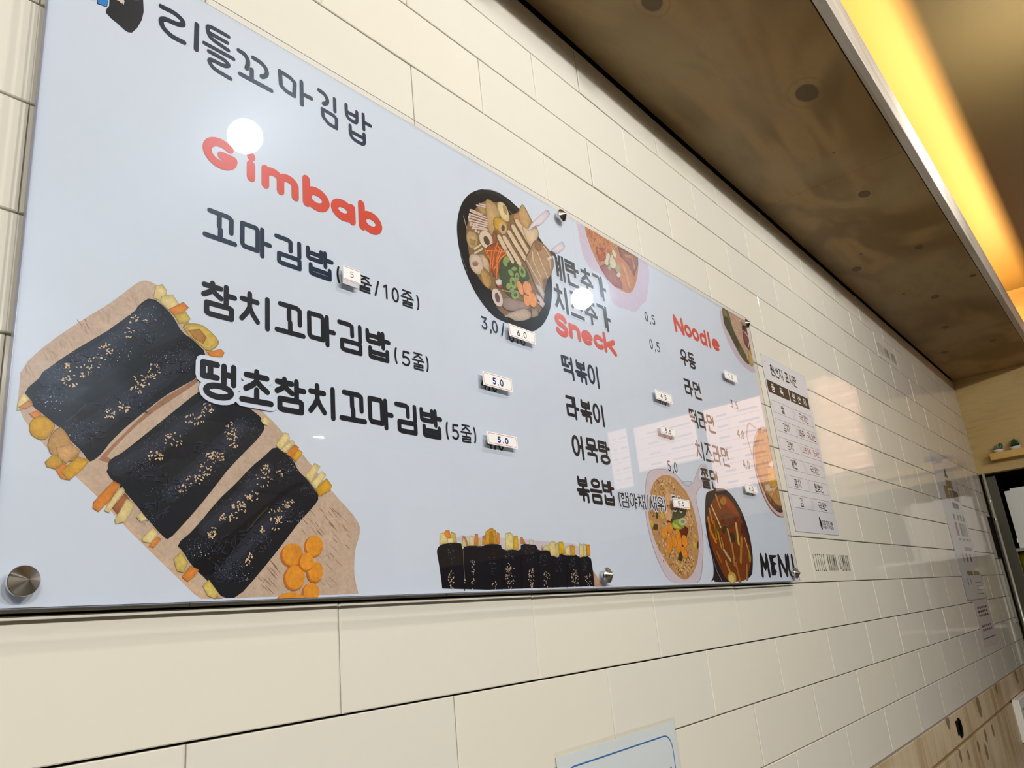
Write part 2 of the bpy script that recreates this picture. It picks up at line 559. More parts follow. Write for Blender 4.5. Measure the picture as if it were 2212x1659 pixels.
def stroke(g, pts, wd, n, col, cap=True, dz=3e-6):
    """pts in mm on the wall, wd in mm"""
    r = wd / 2000
    P = [(x / 1000, y / 1000) for x, y in pts]
    for (a, b) in zip(P, P[1:]):
        dx, dy = b[0] - a[0], b[1] - a[1]
        l = math.hypot(dx, dy)
        if l < 1e-6:
            continue
        dx, dy = dx / l * r, dy / l * r
        e = 0 if cap else 1
        a2 = (a[0] - dx * e * .9, a[1] - dy * e * .9)
        b2 = (b[0] + dx * e * .9, b[1] + dy * e * .9)
        n += dz
        g.add([(a2[0] + dy, a2[1] - dx, n), (b2[0] + dy, b2[1] - dx, n), (b2[0] - dy, b2[1] + dx, n), (a2[0] - dy, a2[1] + dx, n)], [(0, 1, 2, 3)], col)
    if cap:
        for q in P:
            n += dz
            g.add([(q[0] + x * r, q[1] + y * r, n) for x, y in CIR], [tuple(range(10))], col)
    return n


def text(g, s, u0, v1, cw, adv, h, wd, n, col, cap=True):
    """u0, v1: left and top in mm"""
    for i, ch in enumerate(s):
        w2 = wd / 2
        z = n
        gl = glyph(ch)
        if wd > 7 and ch not in 'il':       # bold headings: let the letter fill its cell
            xs = [q[0] for st in gl for q in st]
            x0, x1 = min(xs), max(xs)
            gl = [[((x - x0) / (x1 - x0), y) for x, y in st] for st in gl]
        for st in gl:
            z = stroke(g, [(u0 + i * adv + w2 + x * (cw - wd), v1 - w2 - y * (h - wd)) for x, y in st], wd, z, col, cap)


# ------------------------------------------------------------ the tiled wall
wl = struct(G().box(-2.5, 4.0, -1.95, 0.80, -0.10, -0.012).obj('wall_left', M['grout'], base=(0, -1.95, -0.05)))
b = .0009
tm = {}


def tile_mesh(wd, hh):
    k = (round(wd, 3), round(hh, 3))
    if k not in tm:
        g = G().box(-wd / 2, wd / 2, -hh / 2 - FLOOR, hh / 2 - FLOOR, -0.008, 0, 0.0009, bu=0.0022)
        tm[k] = mesh('tile', g.v, g.f, M['tile'])
    return tm[k]


random.seed(21)
gap = 0.0011
hgap = 0.0019
P0 = wloc(wl)
for r in range(-4, 10):            # row r lies between v=-r*.1 and -(r+1)*.1
    off = 0.0 if r in (-3, -1, 1, 3, 5, 7, 9) else 0.15
    k = -6
    while True:
        a, e = off + k * .3, off + (k + 1) * .3
        k += 1
        if a >= 3.999:
            break
        e = min(e, 4.0)
        hh = .1 - hgap
        o = link('tile', tile_mesh(e - a - gap, hh), wl)
        pos = Vector(U((a + e) / 2, -r * .1 - .05, random.uniform(-.0004, .0002)))
        o.location = pos - P0
        o.rotation_euler = (random.gauss(0, .0034), random.gauss(0, .0003), random.gauss(0, .0024))
# letters fired on two tiles
ink = rgb('3c352c')
for (u0, v1, nm) in ((1213, -537, 'lower'), (2412, 262, 'upper')):
    g = G()
    text(g, 'LITTLE KKOMA GIMBAB', u0, v1, 10.5, 14.1, 38, 1.5, .0006, ink, False)
    tag(g.obj('tile_lettering', M['flat'], wl, colors=True), 'thin dark capital lettering on a tile')

# wooden band under the tiles, groove and lower plywood
G().box(-2.5, 4.0, -1.083, -1.001, -0.012, 0.006, .001).obj('trim_1', M['trim'], base=(0, -1.083, 0))['kind'] = 'structure'
G().box(-2.5, 4.0, -1.004, -0.9995, -0.012, 0.004).obj('trim_2', M['plaster'], base=(0, -1.004, 0))['kind'] = 'structure'
G().box(-2.5, 4.0, -1.95, -1.094, -0.012, 0.006, .001).obj('wainscot', M['trim'], base=(0, -1.95, 0))['kind'] = 'structure'
G().box(-2.5, 4.0, -1.095, -1.082, -0.012, -0.002).obj('trim_3', M['groove'], base=(0, -1.095, 0))['kind'] = 'structure'

# ------------------------------------------------------------ soffit box over the wall
so = empty('plywood_soffit', (0, .405, .2))
tag(so, 'long brown plywood soffit box running along the top of the tiled wall', 'soffit')
for (a, e) in ((-2.5, 1.3535), (1.3545, 3.998)):
    G().box(a, e, .405, .423, .006, .3805, .0006).obj('underside_panel', M['soffit'], so)
fb = G().box(-2.5, 3.998, .405, .508, .383, .404, .0015).obj('front_board', M['fascia'], so)
fb['label'] = 'pale front board'
G().box(-2.5, 3.998, .423, .440, .340, .3825).obj('lamp_rail', M['plyfar'], so)

G().box(-2.5, 3.998, .4235, .429, -.012, .30).obj('light_leak_cover', M['black'], so)  # unseen dark cover, added to stop strip light leaking through the wall gap

# ------------------------------------------------------------ room shell
struct(G().box(-2.5, 4.0, .80, .88, -0.1, 4.4).obj('ceiling', M['ceil'], base=(0, .8, 2)))
struct(G().box(-2.5, 5.6, -2.03, -1.95, -0.1, 4.4).obj('floor', M['floor'], base=(0, -2.03, 2)))
struct(G().box(-2.6, 5.6, -1.95, .88, 4.4, 4.5).obj('wall_right', M['brownwall'], base=(0, -1.95, 4.4)))
struct(G().box(-2.6, -2.5, -1.95, .88, -0.1, 4.4).obj('wall_back', M['plaster'], base=(-2.55, -1.95, 2)))
g = G().box(4.0, 4.06, -.100, .80, -0.1, 4.4)
struct(g.obj('wall_far', M['plyfar'], base=(4.03, -.1, 2)))
struct(G().box(5.5, 5.6, -1.95, .1, -0.1, 4.4).obj('wall_kitchen', M['kitchen'], base=(5.55, -1.95, 2)))
struct(G().box(4.06, 5.6, -.06, .02, -0.1, 4.4).obj('ceiling_kitchen', M['brownwall'], base=(4.8, -.06, 2)))
struct(G().box(4.0, 5.6, -1.95, .0, -0.1, -0.012).obj('wall_kitchen_side', M['kitchen'], base=(4.8, -1.95, -.05)))
g = G().box(-2.5, 3.9, .34, .73, 3.6, 3.7)
tag(g.obj('wooden_beam', M['beamwood'], base=(0, .34, 3.65)), 'long pale wooden beam across the room opposite the tiled wall', 'beam')

# ------------------------------------------------------------ the menu board
MB = empty('menu_board', (-.4515, -.598, 0))
tag(MB, 'big bluish white printed menu board with food pictures, screwed to the cream tiles', 'menu board')
BU0, BU1, BV0, BV1 = -.4515, 1.0440, -.5980, -.0095
G().box(BU0 + .004, BU1 - .004, BV0 + .004, BV1 - .004, .009, .0126).obj('backing_board', M['foam'], MB)
G().box(BU0 + .0015, BU1 - .0015, BV0 + .0015, BV1 - .0015, .0126, .0128).obj('printed_sheet', M['paper'], MB)
ac = G()
ac.add([(BU0, BV0, .0152), (BU1, BV0, .0152), (BU1, BV1, .0152), (BU0, BV1, .0152), (BU0, BV0, .0200), (BU1, BV0, .0200), (BU1, BV1, .0200), (BU0, BV1, .0200)], [(4, 5, 6, 7)])
o = ac.obj('acrylic_sheet', M['acrylic'], MB)
ac = G()
q = .0004
for bx in ((BU0, BU0 + q, BV0, BV1, .0145), (BU1 - q, BU1, BV0, BV1, .0193), (BU0 + q, BU1 - q, BV0, BV0 + q, .0145), (BU0 + q, BU1 - q, BV1 - q, BV1, .0193)):
    ac.box(*bx, .01995)
ac.obj('acrylic_edge', M['acedge'], MB)['label'] = 'bluish polished edge of the clear sheet'
# round standoffs with cone caps
for (u, v) in ((-.432, -.026), (.297, -.026), (1.0235, -.026), (-.432, -.580), (.296, -.581), (1.0225, -.582)):
    k = G().lathe((u, v, 0), [(.0052, 0), (.0052, .0201)], seg=16).obj('standoff_post', M['chrome'], MB)
    G().lathe((u, v, .0201), [(.0098, 0), (.0104, .0006), (.0104, .0030), (.0099, .0036), (.0002, .0112)], seg=40).obj('cone_cap', M['chrome'], k)

PN = .0129                          # the print lies on the sheet


class Pic:
    def __init__(s, n=PN):
        s.g, s.n = G(), n

    def z(s):
        s.n += 1.8e-6
        return s.n


def clampu(u, v):
    return (min(max(u, BU0 + .0016), BU1 - .0016), min(max(v, BV0 + .0016), BV1 - .0016))


ART = """Ap cdb299 0 -4425,-4435 -4425,-4286 -4269,-4066 -4034,-3817 -3821,-3609 -3659,-3416 -3603,-3357 -3554,-3331 -3503,-3332 -3441,-3352 -3056,-3698 -2690,-4138 -2355,-4342 -2216,-4456 -1892,-4733 -1650,-4984 -1413,-5175 -1329,-5274 -1314,-5330 -1328,-5399 -1377,-5502 -1400,-5603 -1410,-5746 -1393,-5855 -1363,-5945 -1367,-5945 -2936,-5945 -2998,-5945 -3201,-5763 -3445,-5550 -3634,-5379 -3836,-5179 -4003,-5039 -4167,-4895 -4234,-4833 -4425,-4607
Ap d8b494 0 -3201,-5763 -2998,-5945 -2936,-5945 -2896,-5945 -3143,-5763 -3409,-5531 -3608,-5351 -3803,-5159 -3971,-5023 -4003,-5039 -3836,-5179 -3634,-5379 -3445,-5550
Ap a5795a 0 -3192,-4208 -3057,-4098 -3045,-4128 -3191,-4259 -3491,-4510 -3711,-4768 -3809,-4908 -3405,-4926 -3859,-4930 -3796,-4834 -3493,-4471 -3352,-4328
As 9a6b4d 5 -4068,-3825 -4026,-3873
As 9a6b4d 5 -4017,-3803 -3977,-3881
Ac a98464 130 -1709,-5498 -1398,-5491 -1720,-5850 22,6 -42,4
Ac 8f6a4e 90 -1773,-5391 -1437,-5380 -1781,-5670 22,7 -42,4
Ac 8f6a4e 120 -2406,-5791 -2204,-5793 -2406,-5937 14,6 -42,4
Ac bb9a80 50 -3682,-3549 -3605,-3528 -3679,-3611 12,4 -62,6
Ac bb9a80 50 -3860,-3732 -3796,-3715 -3857,-3781 12,4 -62,6
Ac bb9a80 50 -3977,-3871 -3907,-3854 -3974,-3920 12,4 -62,6
Ac bb9a80 50 -4139,-4036 -4072,-4020 -4136,-4082 12,4 -62,6
Ac bb9a80 50 -4246,-4154 -4190,-4141 -4243,-4199 12,4 -62,6
Ac bb9a80 50 -4376,-4326 -4329,-4317 -4372,-4370 12,4 -62,6
Ap 16171c 0 -4395,-4463 -4289,-4327 -4217,-4221 -4101,-4103 -4003,-4014 -3894,-3920 -3765,-3778 -3629,-3640 -3603,-3570 -3498,-3466 -3362,-3536 -3285,-3613 -3218,-3721 -3120,-3757 -2974,-3866 -3050,-3947 -3057,-4098 -3192,-4197 -3352,-4318 -3494,-4461 -3629,-4597 -3757,-4746 -3829,-4865 -3894,-4926 -3920,-4920 -3966,-4853 -4054,-4784 -4091,-4717 -4158,-4682 -4268,-4601 -4317,-4574 -4361,-4510
As 24262f 150 -4224,-4342 -4014,-4122 -3759,-3888 -3483,-3579
As 2d303c 70 -4224,-4342 -4014,-4122 -3759,-3888 -3483,-3579
As 24262f 150 -3974,-4729 -3726,-4488 -3407,-4196 -3158,-3938
As 2d303c 70 -3974,-4729 -3726,-4488 -3407,-4196 -3158,-3938
Ap 050507 0 -3224,-3722 -3269,-3792 -3516,-3954 -3744,-4163 -3913,-4340 -4104,-4530 -3988,-4521 -3821,-4399 -3603,-4174 -3366,-3951 -3162,-3810
Ap 16171c 0 -3053,-4225 -3246,-4413 -3476,-4642 -3621,-4784 -3750,-4901 -3765,-4942 -3785,-5005 -3647,-5121 -3553,-5215 -3457,-5324 -3309,-5473 -3267,-5483 -3167,-5377 -3019,-5208 -2864,-5011 -2754,-4865 -2560,-4662 -2466,-4566 -2384,-4447 -2443,-4355 -2467,-4341 -2591,-4274 -2736,-4186 -2968,-4176
Ap 050507 0 -3474,-4891 -3237,-4710 -3095,-4673 -3172,-4841 -3234,-4809 -3425,-4925 -3653,-5003 -3566,-4939
As 24262f 150 -3701,-4943 -3433,-4755 -3241,-4593 -2953,-4335
As 2d303c 70 -3701,-4943 -3433,-4755 -3241,-4593 -2953,-4335
As 24262f 150 -3273,-5120 -3077,-4940 -2868,-4718 -2645,-4479
As 2d303c 70 -3273,-5120 -3077,-4940 -2868,-4718 -2645,-4479
Ae 0a0b16 0 -3155,-4740 -3082,-4732 -3153,-4814
Ap 16171c 0 -3209,-5521 -3063,-5405 -2859,-5153 -2696,-5001 -2524,-4819 -2417,-4733 -2281,-4603 -2167,-4662 -2090,-4720 -2040,-4815 -1935,-4894 -1877,-4956 -1798,-5051 -1861,-5132 -2035,-5293 -2226,-5509 -2464,-5761 -2658,-5945 -2791,-5945 -2856,-5879 -2941,-5795 -3075,-5684 -3148,-5575
As 24262f 140 -2960,-5382 -2694,-5163 -2368,-4836
As 2d303c 60 -2960,-5382 -2694,-5163 -2368,-4836
As 24262f 140 -2816,-5759 -2464,-5413 -2160,-5150
As 2d303c 60 -2816,-5759 -2464,-5413 -2160,-5150
Ap 050507 0 -3106,-5648 -2800,-5473 -2464,-5210 -2093,-4930 -1936,-4917 -2222,-5069 -2522,-5355 -2797,-5664 -2930,-5795
As 4a4334 8 -2568,-5387 -2464,-5271 -2369,-5184
As 3c3a30 8 -4096,-4646 -4034,-4583 -3964,-4489
Ap e6cf8c 0 -3462,-3358 -3406,-3328 -3368,-3374 -3371,-3430 -3416,-3475 -3477,-3471
Ap e6cf8c 0 -3407,-3440 -3314,-3397 -3259,-3464 -3278,-3513 -3340,-3541 -3415,-3496
Ap e08a35 0 -3340,-3541 -3216,-3441 -3166,-3477 -3203,-3526 -3287,-3581
Ap c9b04e 0 -3287,-3581 -3192,-3523 -3147,-3577 -3168,-3616 -3242,-3645
Ap d8b758 0 -3220,-3651 -3070,-3607 -2991,-3626 -2876,-3710 -2886,-3769 -2975,-3844 -3054,-3785 -3142,-3740
Ap b98346 0 -3155,-3689 -3057,-3654 -2989,-3715 -3021,-3777 -3099,-3752
Ap e08a35 0 -2975,-3849 -2851,-3794 -2816,-3820 -2838,-3864 -2941,-3880
Ap e6cf8c 0 -4425,-4547 -4394,-4472 -4336,-4533 -4378,-4583 -4425,-4610
Ap c98d55 0 -4423,-4590 -4352,-4518 -4327,-4549 -4369,-4591
Ap e08a35 0 -4344,-4622 -4292,-4587 -4266,-4618 -4302,-4659
Ap d9a42e 0 -4332,-4672 -4259,-4617 -4192,-4660 -4166,-4692 -4214,-4786 -4268,-4802 -4333,-4759
Ap c99a58 0 -4212,-4812 -4142,-4689 -4090,-4726 -4034,-4826 -3982,-4864 -4042,-4949 -4173,-4912
Ap cf9f38 0 -4213,-4960 -4166,-4903 -4109,-4914 -4098,-4965 -4143,-5004 -4199,-4993
Ap e08a35 0 -4143,-5004 -4090,-4960 -4056,-4987 -4058,-5074 -4098,-5069
Ap d9a42e 0 -4102,-5018 -3996,-4902 -3915,-4920 -3957,-4986 -4041,-5077
Ap d8a668 0 -4146,-4849 -4052,-4811 -3982,-4856 -4074,-4954 -4125,-4916
Ap e08a35 0 -3858,-5224 -3730,-5064 -3676,-5086 -3740,-5199 -3820,-5291 -3860,-5268
Ap e6cf8c 0 -3778,-5280 -3708,-5152 -3657,-5099 -3638,-5129 -3688,-5195 -3743,-5296
Ap a9693a 0 -3719,-5259 -3637,-5147 -3599,-5189 -3682,-5301
Ap e6cf8c 0 -3697,-5346 -3617,-5190 -3561,-5223 -3584,-5296 -3626,-5361 -3687,-5377
Ap ead391 0 -3538,-5321 -3503,-5283 -3450,-5335 -3500,-5360
Ap e6cf8c 0 -3485,-5480 -3405,-5396 -3361,-5440 -3419,-5514 -3475,-5506
Ap e08a35 0 -3410,-5514 -3365,-5467 -3336,-5485 -3390,-5549 -3427,-5541
Ap dcc268 0 -3225,-5637 -3168,-5581 -3107,-5663 -3144,-5736 -3193,-5727
Ap e08a35 0 -3152,-5772 -3086,-5691 -3015,-5718 -3054,-5773 -3102,-5809
Ap dcc268 0 -2971,-5847 -2921,-5802 -2836,-5905 -2866,-5945 -2929,-5921
Ap d26a30 0 -2846,-5932 -2793,-5945 -2866,-5945
Ap e6cf8c 0 -2281,-4598 -2191,-4475 -2139,-4479 -2133,-4524 -2231,-4636
Ap e6cf8c 0 -2224,-4641 -2101,-4531 -2075,-4562 -2180,-4663
Ap e08a35 0 -2167,-4673 -2075,-4573 -2029,-4596 -2103,-4699
Ap d9a42e 0 -2103,-4699 -2036,-4613 -1986,-4641 -2064,-4734
Ap e6cf8c 0 -1961,-4863 -1851,-4729 -1790,-4757 -1896,-4913
Ap ead391 0 -1896,-4925 -1770,-4801 -1722,-4831 -1843,-4976
Ap d9a42e 0 -1843,-4976 -1716,-4864 -1655,-4928 -1678,-4975 -1804,-5040
Ap e6cf8c 0 -2441,-4388 -2392,-4347 -2342,-4384 -2367,-4432 -2417,-4417
Ae c87020 0 -1884,-5513 -1781,-5511 -1887,-5612
Ae e9992f 0 -1871,-5502 -1775,-5500 -1873,-5595
Ae c87020 0 -2123,-5596 -2005,-5594 -2124,-5699
Ae e9992f 0 -2110,-5585 -2000,-5584 -2112,-5683
Ae c87020 0 -1877,-5745 -1787,-5745 -1879,-5842
Ae e9992f 0 -1864,-5735 -1782,-5735 -1866,-5825
Ae c87020 0 -2101,-5795 -1990,-5796 -2102,-5904
Ae e9992f 0 -2088,-5785 -1985,-5786 -2090,-5888
Ae c87020 0 -1972,-5656 -1888,-5656 -1974,-5737
Ae e9992f 0 -1959,-5646 -1882,-5645 -1961,-5721
Ae c87020 0 -1926,-5925 -1832,-5928 -1928,-6010
Ae e9992f 0 -1913,-5915 -1826,-5917 -1915,-5994
Ae c87020 0 -2134,-5980 -1988,-5985 -2135,-6043
Ae e9992f 0 -2122,-5971 -1982,-5975 -2123,-6027
Ac e9c9a0 23 -3640,-3715 -3592,-3703 -3637,-3761 9,0 0,180
Ac e9c9a0 23 -3667,-3845 -3624,-3835 -3664,-3896 9,0 0,180
Ac e9c9a0 23 -3538,-3699 -3518,-3694 -3537,-3710 9,0 0,180
Ac e9c9a0 23 -3843,-4017 -3771,-4000 -3841,-4065 16,0 0,180
Ac e9c9a0 23 -3900,-4127 -3829,-4112 -3896,-4184 16,0 0,180
Ac e9c9a0 23 -4015,-4227 -3921,-4208 -4012,-4283 16,0 0,180
Ac e9c9a0 23 -4077,-4323 -4010,-4311 -4074,-4369 16,0 0,180
Ac e9c9a0 23 -3450,-4123 -3400,-4114 -3447,-4194 16,0 0,180
Ac e9c9a0 23 -3524,-4219 -3427,-4200 -3521,-4273 16,0 0,180
Ac e9c9a0 23 -3569,-4287 -3492,-4273 -3567,-4331 16,0 0,180
Ac e9c9a0 23 -3682,-4462 -3636,-4455 -3679,-4510 16,0 0,180
Ac e9c9a0 23 -3786,-4536 -3733,-4527 -3784,-4582 16,0 0,180
Ac e9c9a0 23 -2974,-4369 -2908,-4358 -2973,-4436 20,0 0,180
Ac e9c9a0 23 -3079,-4478 -2983,-4464 -3078,-4529 20,0 0,180
Ac e9c9a0 23 -3259,-4674 -3168,-4662 -3257,-4733 20,0 0,180
Ac e9c9a0 23 -3401,-4827 -3333,-4819 -3399,-4874 20,0 0,180
Ac e9c9a0 23 -2748,-4535 -2691,-4527 -2747,-4619 20,0 0,180
Ac e9c9a0 23 -2713,-4625 -2667,-4620 -2712,-4688 20,0 0,180
Ac e9c9a0 23 -2867,-4768 -2779,-4758 -2866,-4819 20,0 0,180
Ac e9c9a0 23 -4118,-4210 -4102,-4207 -4117,-4229 20,0 0,180
Ac e9c9a0 23 -2922,-4785 -2845,-4777 -2920,-4841 18,0 0,180
Ac e9c9a0 23 -2983,-4902 -2914,-4895 -2982,-4971 18,0 0,180
Ac e9c9a0 23 -3065,-4989 -2992,-4982 -3064,-5032 18,0 0,180
Ac e9c9a0 23 -3165,-5074 -3094,-5069 -3163,-5117 18,0 0,180
Ac e9c9a0 23 -2650,-5197 -2570,-5192 -2649,-5247 18,0 0,180
Ac e9c9a0 23 -2760,-5283 -2672,-5278 -2760,-5322 9,0 0,180
Ac e9c9a0 23 -2908,-5435 -2876,-5434 -2907,-5482 9,0 0,180
Ac e9c9a0 23 -2556,-5631 -2511,-5631 -2556,-5690 9,0 0,180
Ac e9c9a0 23 -2525,-5077 -2466,-5073 -2524,-5139 9,0 0,180
Ac e9c9a0 23 -2393,-4838 -2344,-4833 -2393,-4881 16,0 0,180
Ac e9c9a0 23 -2417,-4936 -2320,-4927 -2417,-4999 16,0 0,180
Ac e9c9a0 23 -2660,-5191 -2581,-5186 -2660,-5241 16,0 0,180
Ac e9c9a0 23 -2147,-5139 -2077,-5135 -2148,-5187 16,0 0,180
Ac e9c9a0 23 -2285,-5231 -2198,-5227 -2285,-5289 16,0 0,180
Ac e9c9a0 23 -2297,-5315 -2230,-5312 -2298,-5377 16,0 0,180
Ac e9c9a0 23 -2770,-5286 -2682,-5282 -2770,-5321 8,0 0,180
Ac e9c9a0 23 -2907,-5409 -2865,-5407 -2906,-5457 8,0 0,180
Ac e9c9a0 23 -2423,-5392 -2399,-5391 -2423,-5437 8,0 0,180
Ac e9c9a0 23 -2555,-5634 -2504,-5634 -2555,-5683 8,0 0,180
Ac e9c9a0 23 -2245,-4867 -2207,-4864 -2245,-4899 8,0 0,180
Ac e9c9a0 23 -2558,-5093 -2512,-5089 -2558,-5134 8,0 0,180
Ac 2b2d3a 75 -3524,-3769 -3375,-3732 -3519,-3882 26,9 30,60
Ac 2b2d3a 75 -3925,-4151 -3746,-4114 -3919,-4246 26,9 30,60
Ac 2b2d3a 75 -4201,-4429 -4096,-4410 -4195,-4509 26,9 30,60
Ac 2b2d3a 75 -3311,-4065 -3123,-4026 -3307,-4177 26,9 30,60
Ac 2b2d3a 75 -3682,-4462 -3495,-4432 -3677,-4557 26,9 30,60
Ac 2b2d3a 75 -3908,-4702 -3813,-4689 -3903,-4783 26,9 30,60
Ac 2b2d3a 75 -3471,-4958 -3328,-4945 -3468,-5033 26,9 30,60
Ac 2b2d3a 75 -3226,-5031 -3064,-5018 -3223,-5126 26,9 30,60
Ac 2b2d3a 75 -3383,-5258 -3278,-5252 -3380,-5331 26,9 30,60
Ac 2b2d3a 75 -2800,-5509 -2658,-5505 -2799,-5604 26,9 30,60
Ac 2b2d3a 75 -2743,-5728 -2634,-5728 -2742,-5823 26,9 30,60
Ac 2b2d3a 75 -2921,-4737 -2756,-4718 -2919,-4859 26,9 30,60
Ac 2b2d3a 75 -2220,-4876 -2092,-4864 -2221,-4962 26,9 30,60
Ac 2b2d3a 75 -2160,-5193 -1994,-5184 -2161,-5278 26,9 30,60
Ac 2b2d3a 75 -2522,-5465 -2370,-5461 -2521,-5575 26,9 30,60
Ac 2b2d3a 75 -2763,-5731 -2633,-5731 -2762,-5816 26,9 30,60
Ac 8088a8 7 -3529,-3666 -3358,-3621 -3522,-3821 50,0 0,180
Ac 8088a8 7 -3665,-3886 -3472,-3840 -3660,-3986 50,0 0,180
Ac 8088a8 7 -3796,-4055 -3658,-4025 -3791,-4143 50,0 0,180
Ac 8088a8 7 -3364,-4024 -3136,-3976 -3359,-4136 50,0 0,180
Ac 8088a8 7 -3202,-3884 -3074,-3855 -3199,-3989 50,0 0,180
Ac 8088a8 7 -4222,-4478 -4125,-4461 -4214,-4575 50,0 0,180
Ac 8088a8 7 -3498,-4353 -3302,-4320 -3495,-4442 50,0 0,180
Ac 8088a8 7 -3976,-4693 -3840,-4674 -3970,-4791 50,0 0,180
Ac 8088a8 7 -4014,-4122 -3910,-4100 -4010,-4178 50,0 0,180
Ac 8088a8 7 -4171,-4286 -4089,-4270 -4166,-4359 50,0 0,180
Ac 8088a8 7 -3242,-4562 -3088,-4540 -3239,-4661 50,0 0,180
Ac 8088a8 7 -3434,-4734 -3317,-4720 -3430,-4820 50,0 0,180
Ac 8088a8 7 -2610,-4473 -2479,-4455 -2609,-4570 50,0 0,180
Ac 8088a8 7 -3566,-4921 -3417,-4906 -3563,-4985 50,0 0,180
Ac 8088a8 7 -3321,-5124 -3123,-5110 -3318,-5199 50,0 0,180
Ac 8088a8 7 -2757,-4757 -2526,-4731 -2755,-4839 50,0 0,180
Ac 8088a8 7 -3455,-5335 -3370,-5331 -3452,-5389 50,0 0,180
Ac 8088a8 7 -3010,-5513 -2875,-5510 -3008,-5579 50,0 0,180
Ac 8088a8 7 -2743,-5709 -2601,-5709 -2742,-5804 50,0 0,180
Ac 8088a8 7 -2583,-4947 -2490,-4939 -2583,-5030 50,0 0,180
Ac 8088a8 7 -2156,-4782 -2039,-4770 -2156,-4859 50,0 0,180
Ac 8088a8 7 -1924,-5004 -1817,-4996 -1926,-5060 50,0 0,180
Ac 8088a8 7 -2098,-5243 -1943,-5235 -2099,-5307 50,0 0,180
Ac 8088a8 7 -2441,-5493 -2322,-5491 -2441,-5573 50,0 0,180
Ac 8088a8 7 -2666,-5741 -2532,-5741 -2665,-5827 50,0 0,180
Ac 8088a8 7 -3007,-5572 -2883,-5570 -3005,-5656 50,0 0,180
Ac 8088a8 7 -2632,-4545 -2453,-4521 -2631,-4641 50,0 0,180
Ac 8088a8 7 -2749,-5186 -2615,-5178 -2748,-5305 50,0 0,180
Ac 8088a8 7 -2940,-4861 -2821,-4849 -2938,-4990 50,0 0,180
Ac 8088a8 7 -3126,-4997 -3054,-4990 -3123,-5064 50,0 0,180
Ac e8e8f4 9 -3529,-3666 -3379,-3627 -3524,-3790 12,0 0,180
Ac e8e8f4 9 -3750,-4046 -3639,-4021 -3745,-4133 12,0 0,180
Ac e8e8f4 9 -3313,-4013 -3104,-3969 -3309,-4116 12,0 0,180
Ac e8e8f4 9 -4195,-4518 -4106,-4503 -4189,-4589 12,0 0,180
Ac e8e8f4 9 -3976,-4693 -3858,-4676 -3971,-4773 12,0 0,180
Ac e8e8f4 9 -2091,-4776 -1973,-4764 -2092,-4853 12,0 0,180
Ac e8e8f4 9 -2098,-5243 -1956,-5236 -2099,-5307 12,0 0,180
Ac e8e8f4 9 -2622,-5741 -2509,-5741 -2621,-5818 12,0 0,180
Ac e8e8f4 9 -3007,-5572 -2904,-5571 -3006,-5647 12,0 0,180
Bp d6cad2 0 51,-5351 514,-5349 1216,-5358 2002,-5378 2488,-5391 2530,-5562 835,-5492 73,-5433
Bp c8a080 0 2727,-5705 2799,-5799 2897,-5881 3026,-5942 3138,-5945 2715,-5945
Bp cdbcc0 0 2898,-5875 3028,-5935 3195,-5945 3468,-5945 3455,-5945 2960,-5945
Bp 15121a 0 -256,-5511 -223,-5470 -124,-5438 143,-5426 143,-5473 159,-5499 186,-5467 274,-5455 484,-5461 604,-5431 836,-5426 844,-5492 1014,-5483 1203,-5497 1217,-5412 1481,-5417 1537,-5433 1556,-5491 1797,-5481 1826,-5546 1964,-5574 2017,-5520 2139,-5542 2225,-5541 2403,-5527 2440,-5563 2731,-5535 2746,-5724 2741,-5945 2731,-5945 -214,-5945 -219,-5838 -236,-5680 -260,-5551
Bs 060507 14 158,-5504 142,-5781 137,-5945
Bs 060507 14 843,-5503 778,-5945
Bs 060507 14 1203,-5497 1156,-5945
Bs 060507 14 1554,-5503 1493,-5945
Bs 060507 14 1844,-5557 1777,-5945
Bs 060507 14 2158,-5554 2096,-5945
Bs 060507 14 2449,-5575 2409,-5945
Bs 7a6d50 8 161,-5504 154,-5679 153,-5842
Bp e6cf8c 0 -206,-5450 -191,-5338 -128,-5326 -84,-5340 -87,-5437
Bp e08a35 0 -129,-5336 -95,-5299 -42,-5297 -27,-5374 -81,-5386
Bp d0b55c 0 -27,-5374 -13,-5311 53,-5330 66,-5423 -3,-5430
Bp ecd99c 0 -87,-5437 -74,-5385 10,-5383 12,-5429
Bp c78a48 0 146,-5473 176,-5347 221,-5367 251,-5450
Bp dcc88a 0 149,-5473 159,-5410 189,-5367 225,-5463
Bp e6cf8c 0 266,-5455 295,-5343 350,-5352 346,-5453
Bp d5853f 0 354,-5453 383,-5321 435,-5326 416,-5452
Bp d9c16a 0 419,-5451 437,-5371 469,-5381 468,-5450
Bp c78a48 0 495,-5439 510,-5347 559,-5330 545,-5433
Bp d9a42e 0 545,-5433 580,-5291 680,-5243 753,-5274 751,-5417
Bp b9822c 0 622,-5425 642,-5300 693,-5276 708,-5352 693,-5421
Bp dd8c3d 0 751,-5417 776,-5293 824,-5305 810,-5424
Bp e6d58f 0 915,-5491 934,-5301 1025,-5287 1073,-5308 1060,-5477
Bp dcae28 0 1065,-5477 1092,-5324 1165,-5328 1160,-5481
Bp d8803a 0 1217,-5412 1225,-5337 1265,-5342 1311,-5409
Bp d9cdb0 0 1394,-5419 1389,-5361 1471,-5363 1471,-5421
Bp a8603c 0 1626,-5484 1643,-5425 1660,-5484
Bp d8c884 0 1666,-5483 1684,-5436 1779,-5416 1797,-5481
Bp e6cf8c 0 1815,-5546 1787,-5428 1859,-5367 1931,-5371 1947,-5556
Bp d6c382 0 1923,-5413 2000,-5387 1989,-5556 1945,-5568
Bp e2b51e 0 1996,-5520 2020,-5375 2109,-5373 2133,-5518
Bp e6cf8c 0 2131,-5530 2161,-5432 2250,-5418 2236,-5541
